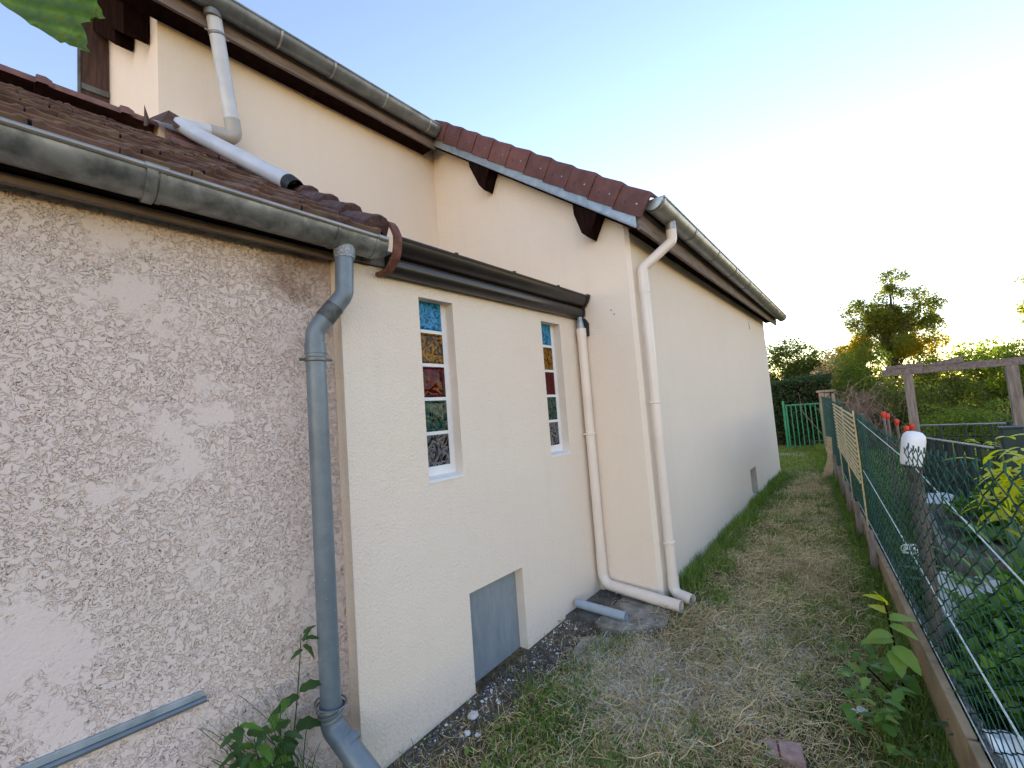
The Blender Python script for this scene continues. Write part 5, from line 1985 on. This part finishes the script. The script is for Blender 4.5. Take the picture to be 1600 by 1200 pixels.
for c_, R_, n1, n2, lab_, sd_ in (((2.50, 3.45, -0.95), (0.28, 0.35, 0.22), 14, 2600, 'leafy green crop just behind the fence post', 71), ((2.85, 5.6, -0.80), (0.5, 0.35, 0.2), 16, 3000, 'green crop filling the raised bed', 72),
                                  ((2.95, 3.7, -0.8), (0.4, 0.5, 0.35), 18, 3400, 'bushy green crop at the right edge behind the mesh', 73), ((2.42, 2.9, -1.05), (0.2, 0.3, 0.14), 12, 2200, 'low green leaves behind the near mesh', 74),
                                  ((2.75, 7.0, -0.85), (0.5, 0.3, 0.28), 16, 3000, 'green leaves growing through the dark mesh panel', 75)):
    r_0 = empty('garden_crop', (c_[0], c_[1], -1.2), lab_, 'plant')
    cl_ = clumps(c_, R_, n1, 0.08, 0.18, sd_, 0.8, 0.1)
    mb_ = MB()
    limbs(mb_, (0, 0, -0.02), [Vector(q_[:3]) - Vector(r_0.location) for q_ in cl_], 0.008, sd_)
    build('stems', mb_, 'leaf_weed', r_0)
    leaf_cloud('foliage', cl_, n2, 0.07, 'leaf_weed', r_0, 0.2, sd_, loc=(c_[0], c_[1], -1.2))
# yellow plant: stem with whorls
yp = empty('yellow_plant', (2.66, 4.3, -1.2), 'bright yellow green leafy plant at the right edge', 'plant')
random.seed(21)
m_ = MB()
for k in range(5):
    m_.tube([(0.03 * k - 0.06, 0.02 * k, 0), (0.05 * k - 0.13, 0.05 * math.sin(k), 0.75 + 0.04 * k)], [0.008, 0.004], 6)
build('stem', m_, 'leaf_grey', yp)
for k in range(125):
    q = k % 5
    t = random.uniform(0.72, 1.28)
    p = Vector((0.03 * q - 0.06, 0.02 * q, 0)).lerp(Vector((0.05 * q - 0.13, 0.05 * math.sin(q), 0.75 + 0.04 * q)), t)
    p += Vector((random.uniform(-.09, .09), random.uniform(-.09, .09), 0))
    m_ = MB()
    leaf(m_, p, rnd_dir(-0.3, 0.7), (0, 0, 1), random.uniform(0.10, 0.19), random.uniform(0.035, 0.06), droop=0.5, seg=6)
    build('leaf', m_, 'leaf_yellow', yp, smooth=True, angle=80)
rosette('garden_plant', (2.50, 3.75, -1.2), 'upright bright green plant behind the mesh right of the fence post', 'leaf_pale', 26, 0.55, 0.085, (0.5, 1.4), 0.4, 16)
yp2 = empty('yellow_plant', (2.72, 7.6, -1.2), 'small yellow green plant between the pergola posts', 'plant')
for k in range(36):
    m_ = MB()
    leaf(m_, (random.uniform(-.16, .3), random.uniform(-.1, .1), 0.72 + random.uniform(-.06, .10)), rnd_dir(-0.3, 0.6), (0, 0, 1), random.uniform(0.08, 0.15), random.uniform(0.04, 0.06), droop=0.4, seg=5)
    build('leaf', m_, 'leaf_yellow', yp2, smooth=True, angle=80)
m_ = MB().tube([(0, 0, 0), (0.05, 0, 0.75)], 0.008, 6)
build('stem', m_, 'leaf_grey', yp2)
# garden turf and low growth beyond the fence
n = 22000
u = rng.uniform(0, 1, n)
y = 1.2 + 12.3 * u ** 1.6
x = fence_x(y) + 0.05 + rng.uniform(0, 1, n) ** 1.3 * (0.8 + 0.42 * y)
P = np.stack([x, y, ground_z(x, y) - 0.005], 1)
o = blades(P, rng.uniform(0.04, 0.15, n) * (1 + 0.5 * (y / 10)), 0.007 * (1 + y / 8), rng.uniform(0.1, 0.9, n), 'grass', 'garden_grass', 0.7)
tag(o, 'long green grass in the garden beyond the fence', 'grass', kind='stuff')
# distant blue covered table
bt = empty('garden_table', (4.35, 12.0, -1.2), 'small blue topped table with white things on it far behind the pergola', 'table')
build('table_top', MB().prism([(-0.5, 0.85), (0.5, 0.85), (0.42, 0.90), (-0.1, 0.95), (-0.42, 0.89)], 'y', -0.3, 0.3), 'tarp_blue', bt)
for sx in (-0.42, 0.42):
    for sy in (-0.25, 0.25):
        build('leg', MB().tube([(sx, sy, 0), (sx, sy, 0.85)], 0.02, 8), 'white_plastic', bt)
build('shelf', MB().box((-0.5, -0.32, 0.58), (0.5, 0.32, 0.68)), 'white_plastic', bt, bev=0.01)

# ================================================================== GATE
gt = empty('garden_gate', (0.35, 14.3, -1.2), 'bright green metal bar gate in front of the clipped hedge', 'gate')
def gbar(name, a, b, r):
    build(name, MB().box((min(a[0], b[0]) - r, min(a[1], b[1]) - r, min(a[2], b[2]) - (0 if a[2] != b[2] else r)), (max(a[0], b[0]) + r, max(a[1], b[1]) + r, max(a[2], b[2]) + (0 if a[2] != b[2] else r))), 'green_paint', gt, bev=0.003)
gbar('post', (-0.445, 0, -0.1), (-0.445, 0, 1.36), 0.026)
gbar('stile', (-0.385, 0, 0.03), (-0.385, 0, 1.235), 0.020)
gbar('stile', (0.40, 0, 0.03), (0.40, 0, 1.20), 0.020)
gbar('post', (0.46, 0, -0.1), (0.46, 0, 1.22), 0.026)
gbar('top_rail', (-0.385, 0, 1.235), (0.40, 0, 1.235), 0.018)
gbar('bottom_rail', (-0.385, 0, 0.06), (0.40, 0, 0.06), 0.018)
for k in range(6):
    x = -0.27 + 0.112 * k
    gbar('bar', (x, 0, 0.06), (x, 0, 1.235), 0.0125)

# wooden post stump and boards at the end of the fence
tb = empty('timber_bollard', (1.02, 13.0, -1.2), 'weathered boxed timber post at the far end of the fence', 'post')
build('left_plank', MB().box((-0.15, -0.08, -0.1), (-0.04, 0.08, 1.52)), 'wood_post', tb, bev=0.005)
build('right_plank', MB().box((-0.03, -0.08, -0.1), (0.06, 0.08, 1.50)), 'wood_post', tb, bev=0.005)
build('side_plank', MB().box((0.10, -0.08, -0.1), (0.16, 0.08, 1.48)), 'wood_post', tb, bev=0.005)
build('cap', MB().box((-0.19, -0.11, 1.525), (0.19, 0.11, 1.575)), 'wood_post', tb, bev=0.008)


# ================================================================== TREES, SHRUBS, HEDGE
# the tall tree
TY = 17.0
tr = empty('tree', (2.25, TY, -1.2), 'tall open crowned tree glowing in the low sun above the brushwood', 'tree')
tl_ = Vector((2.25, TY, -1.2))
cl = clumps((2.45, TY, 2.25), (1.2, 1.0, 1.15), 130, 0.10, 0.27, 5, 0.85, 0.1)
cl += clumps((2.55, TY, 3.40), (0.42, 0.38, 0.40), 18, 0.10, 0.2, 6, 0.6)
cl += clumps((1.40, TY, 2.70), (0.28, 0.3, 0.25), 5, 0.08, 0.17, 7, 0.6)
cl += clumps((3.35, TY, 2.35), (0.30, 0.3, 0.65), 20, 0.10, 0.2, 8, 0.6)
mb = MB()
mb.tube([(0, 0, -0.1), (0.02, 0, 1.2), (0.10, 0, 2.4), (0.2, 0, 3.4), (0.35, 0, 4.6)], [0.11, 0.09, 0.07, 0.045, 0.012], 8)
tips = [Vector(c[:3]) - tl_ for c in cl]
for k, tp_ in enumerate(tips):
    zb = min(max(tp_.z * 0.62, 1.2), 3.6)
    limbs(mb, (0.02 + 0.06 * zb, 0, zb), [tp_], 0.013, k)
build('trunk', mb, 'bark', tr, smooth=True)
leaf_cloud('crown', cl, 30000, 0.058, 'leaf_tree', tr, 0.1, 31, loc=tl_)
cl2 = clumps((1.72, TY - 0.1, 1.55), (0.55, 0.4, 0.36), 14, 0.15, 0.28, 9) + clumps((2.95, TY, 1.45), (0.55, 0.4, 0.40), 14, 0.14, 0.28, 10)
leaf_cloud('lower_crown', cl2, 15000, 0.06, 'leaf_gold', tr, 0.2, 32, loc=tl_)


def shrub(name, c, R, n_cl, n_leaf, size, mat, label, seed, cat='shrub', r0=0.2, r1=0.45, twigs=True, group=None):
    base = Vector((c[0], c[1], -1.2))
    r = empty(name, base, label, cat, group)
    cl_ = clumps(c, R, n_cl, r0, r1, seed, 0.8, 0.2)
    mb_ = MB()
    limbs(mb_, (0, 0, -0.05), [Vector(q[:3]) - base for q in cl_[::2]], 0.03, seed)
    build('stems', mb_, 'bark', r)
    leaf_cloud('foliage', cl_, n_leaf, size, mat, r, 0.25, seed + 100, loc=base)
    return r


shrub('shrub', (1.75, 16.2, 0.35), (0.75, 0.6, 1.25), 39, 14300, 0.058, 'leaf_shrub', 'ivy green bush at the foot of the tall tree', 41)
shrub('shrub', (-0.1, 19.2, 0.75), (1.85, 0.9, 1.65), 70, 42000, 0.085, 'leaf_dark', 'broad dark green bushes behind the clipped hedge by the house', 42, r0=0.3, r1=0.55)
shrub('shrub', (3.05, 16.0, 0.1), (0.9, 0.7, 1.1), 39, 14300, 0.058, 'leaf_dark', 'dark green bush behind the left pergola post', 43)
shrub('shrub', (4.35, 16.8, 0.25), (1.2, 0.9, 1.30), 51, 19800, 0.065, 'leaf_shrub', 'bright green bush seen between the pergola posts', 44)
shrub('shrub', (6.2, 17.8, 0.75), (1.8, 1.0, 1.8), 60, 22000, 0.068, 'leaf_shrub', 'tall green bush behind the right pergola post', 45)
shrub('shrub', (3.35, 13.2, -0.65), (0.8, 0.6, 0.5), 27, 8800, 0.051, 'leaf_shrub', 'low light green bush beyond the mesh panels', 46)
shrub('shrub', (9.5, 20, 0.9), (2.2, 1.2, 2.0), 60, 19800, 0.082, 'leaf_dark', 'large dark bush beyond the right edge of the garden', 47)
shrub('shrub', (-3.6, 19.5, 0.9), (2.2, 0.9, 1.7), 54, 17600, 0.082, 'leaf_dark', 'dark bush mass hidden mostly by the far house corner', 48)
# right edge tree, only twig tips reach into the frame
tr2 = empty('tree', (7.0, 15.0, -1.2), 'tree beyond the right edge with thin leafy twigs reaching into view', 'tree')
mb = MB()
mb.tube([(0, 0, -0.1), (0.0, 0, 2.0), (-0.1, 0, 4.2)], [0.12, 0.09, 0.05], 8)
c2 = clumps((6.6, 15.0, 2.6), (1.3, 1.0, 1.0), 22, 0.15, 0.35, 61, 0.5, 0.3) + [(4.85, 15.0, 2.55, 0.22, 0.2, 0.07), (4.75, 15.0, 1.85, 0.25, 0.2, 0.07), (5.1, 15, 2.7, 0.22, 0.2, 0.12), (5.1, 15, 1.7, 0.3, 0.2, 0.12)]
limbs(mb, (0, 0, 1.6), [Vector(q[:3]) - Vector((7.0, 15.0, -1.2)) for q in c2], 0.03, 3)
build('trunk', mb, 'bark', tr2, smooth=True)
leaf_cloud('crown', c2, 5200, 0.085, 'leaf_tree', tr2, 0.2, 62, loc=(7.0, 15.0, -1.2))

# dead brushwood heap
bh = empty('brushwood', (1.75, 14.6, -1.2), 'tangled grey brown dead branches behind the far fence', 'brushwood')
mb = MB()
random.seed(5)
for k in range(420):
    x = random.gauss(0, 0.55)
    y = random.gauss(0, 0.35)
    b = Vector((x * 0.6, y, random.uniform(-0.05, 0.6)))
    e = b + Vector((random.gauss(0, 0.35), random.gauss(0, 0.25), random.uniform(0.25, 1.15)))
    mid = b.lerp(e, 0.5) + Vector((random.gauss(0, 0.12), random.gauss(0, 0.1), random.gauss(0.1, 0.1)))
    mb.tube([b, mid, e], [0.010, 0.007, 0.003], 4)
for k in range(60):
    b = Vector((random.uniform(-0.6, 0.2), random.gauss(0, 0.2), random.uniform(0.9, 1.5)))
    e = b + Vector((random.gauss(0.3, 0.4), random.gauss(0, 0.2), random.uniform(-0.5, 0.5)))
    mid = b.lerp(e, 0.5) + Vector((0, 0, random.uniform(0.05, 0.2)))
    mb.tube([b, mid, e], [0.009, 0.007, 0.003], 4)
build('branches', mb, 'twig_dead', bh)
bh2 = shrub('shrub', (1.15, 17.3, 0.9), (0.65, 0.5, 0.65), 16, 3200, 0.075, 'straw', 'brownish half dead bush left of the tall tree', 49)
shrub('shrub', (2.55, 14.3, -0.35), (0.75, 0.5, 0.75), 30, 9240, 0.048, 'leaf_dark', 'dark thicket behind the red capped stakes', 50)

shrub('shrub', (1.05, 18.6, 0.45), (0.9, 0.7, 1.15), 40, 20000, 0.075, 'leaf_shrub', 'green bush filling the gap between hedge and tall tree', 52, r0=0.25, r1=0.45)
# clipped hedge
hd = empty('hedge', (0.0, 15.6, -1.2), 'clipped dark green hedge behind the green gate', 'hedge')
r = np.random.default_rng(77)
n_ = 21000
x = r.uniform(-3.2, 0.98, n_)
z = r.uniform(-1.2, 0.72, n_)
yy = 15.3 + np.abs(r.normal(0, 0.12, n_)) + 0.08 * np.sin(3 * x + 2 * z)
topm = r.uniform(0, 1, n_) < 0.22
z[topm] = 0.72 + r.normal(0, 0.045, topm.sum()) + 0.05 * np.sin(2.3 * x[topm])
yy[topm] = 15.3 + r.uniform(0, 0.8, topm.sum())
P = np.stack([x, yy, z], 1)
a = r.normal(0, 1, (n_, 3)); a /= np.linalg.norm(a, axis=1)[:, None]
b = np.cross(a, r.normal(0, 1, (n_, 3))); b /= np.linalg.norm(b, axis=1)[:, None]
s = r.uniform(0.04, 0.085, n_)[:, None]
V = np.stack([P, P + a * s * 0.5 + b * s * 0.3, P + a * s, P + a * s * 0.5 - b * s * 0.3], 1).reshape(-1, 3) - np.array((0.0, 15.6, -1.2))
F = np.arange(n_)[:, None] * 4 + np.arange(4)[None]
np_mesh('foliage', V, F, 'leaf_hedge', hd)
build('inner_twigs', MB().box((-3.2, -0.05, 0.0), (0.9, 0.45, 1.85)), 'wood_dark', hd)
# far tree belt closing the horizon
n_ = 70000
r = np.random.default_rng(88)
ang = r.uniform(-0.9, 1.5, n_)
dist = r.uniform(34, 60, n_)
bx, by = np.sin(ang) * dist, np.cos(ang) * dist
hz = 0.3 + 0.5 * np.sin(ang * 9) + 0.8 * np.sin(ang * 23 + 1)
z = -1.2 + r.uniform(0, 1, n_) ** 0.8 * (1.7 + hz)
P = np.stack([bx, by, z], 1)
a = r.normal(0, 1, (n_, 3)); a /= np.linalg.norm(a, axis=1)[:, None]
b = np.cross(a, r.normal(0, 1, (n_, 3))); b /= np.linalg.norm(b, axis=1)[:, None]
s = r.uniform(0.14, 0.34, n_)[:, None]
V = np.stack([P, P + a * s * 0.5 + b * s * 0.3, P + a * s, P + a * s * 0.5 - b * s * 0.3], 1).reshape(-1, 3)
F = np.arange(n_)[:, None] * 4 + np.arange(4)[None]
o = np_mesh('far_woodland', V, F, 'leaf_dark')
tag(o, 'distant woodland closing the view beyond the garden', 'woodland', kind='stuff')
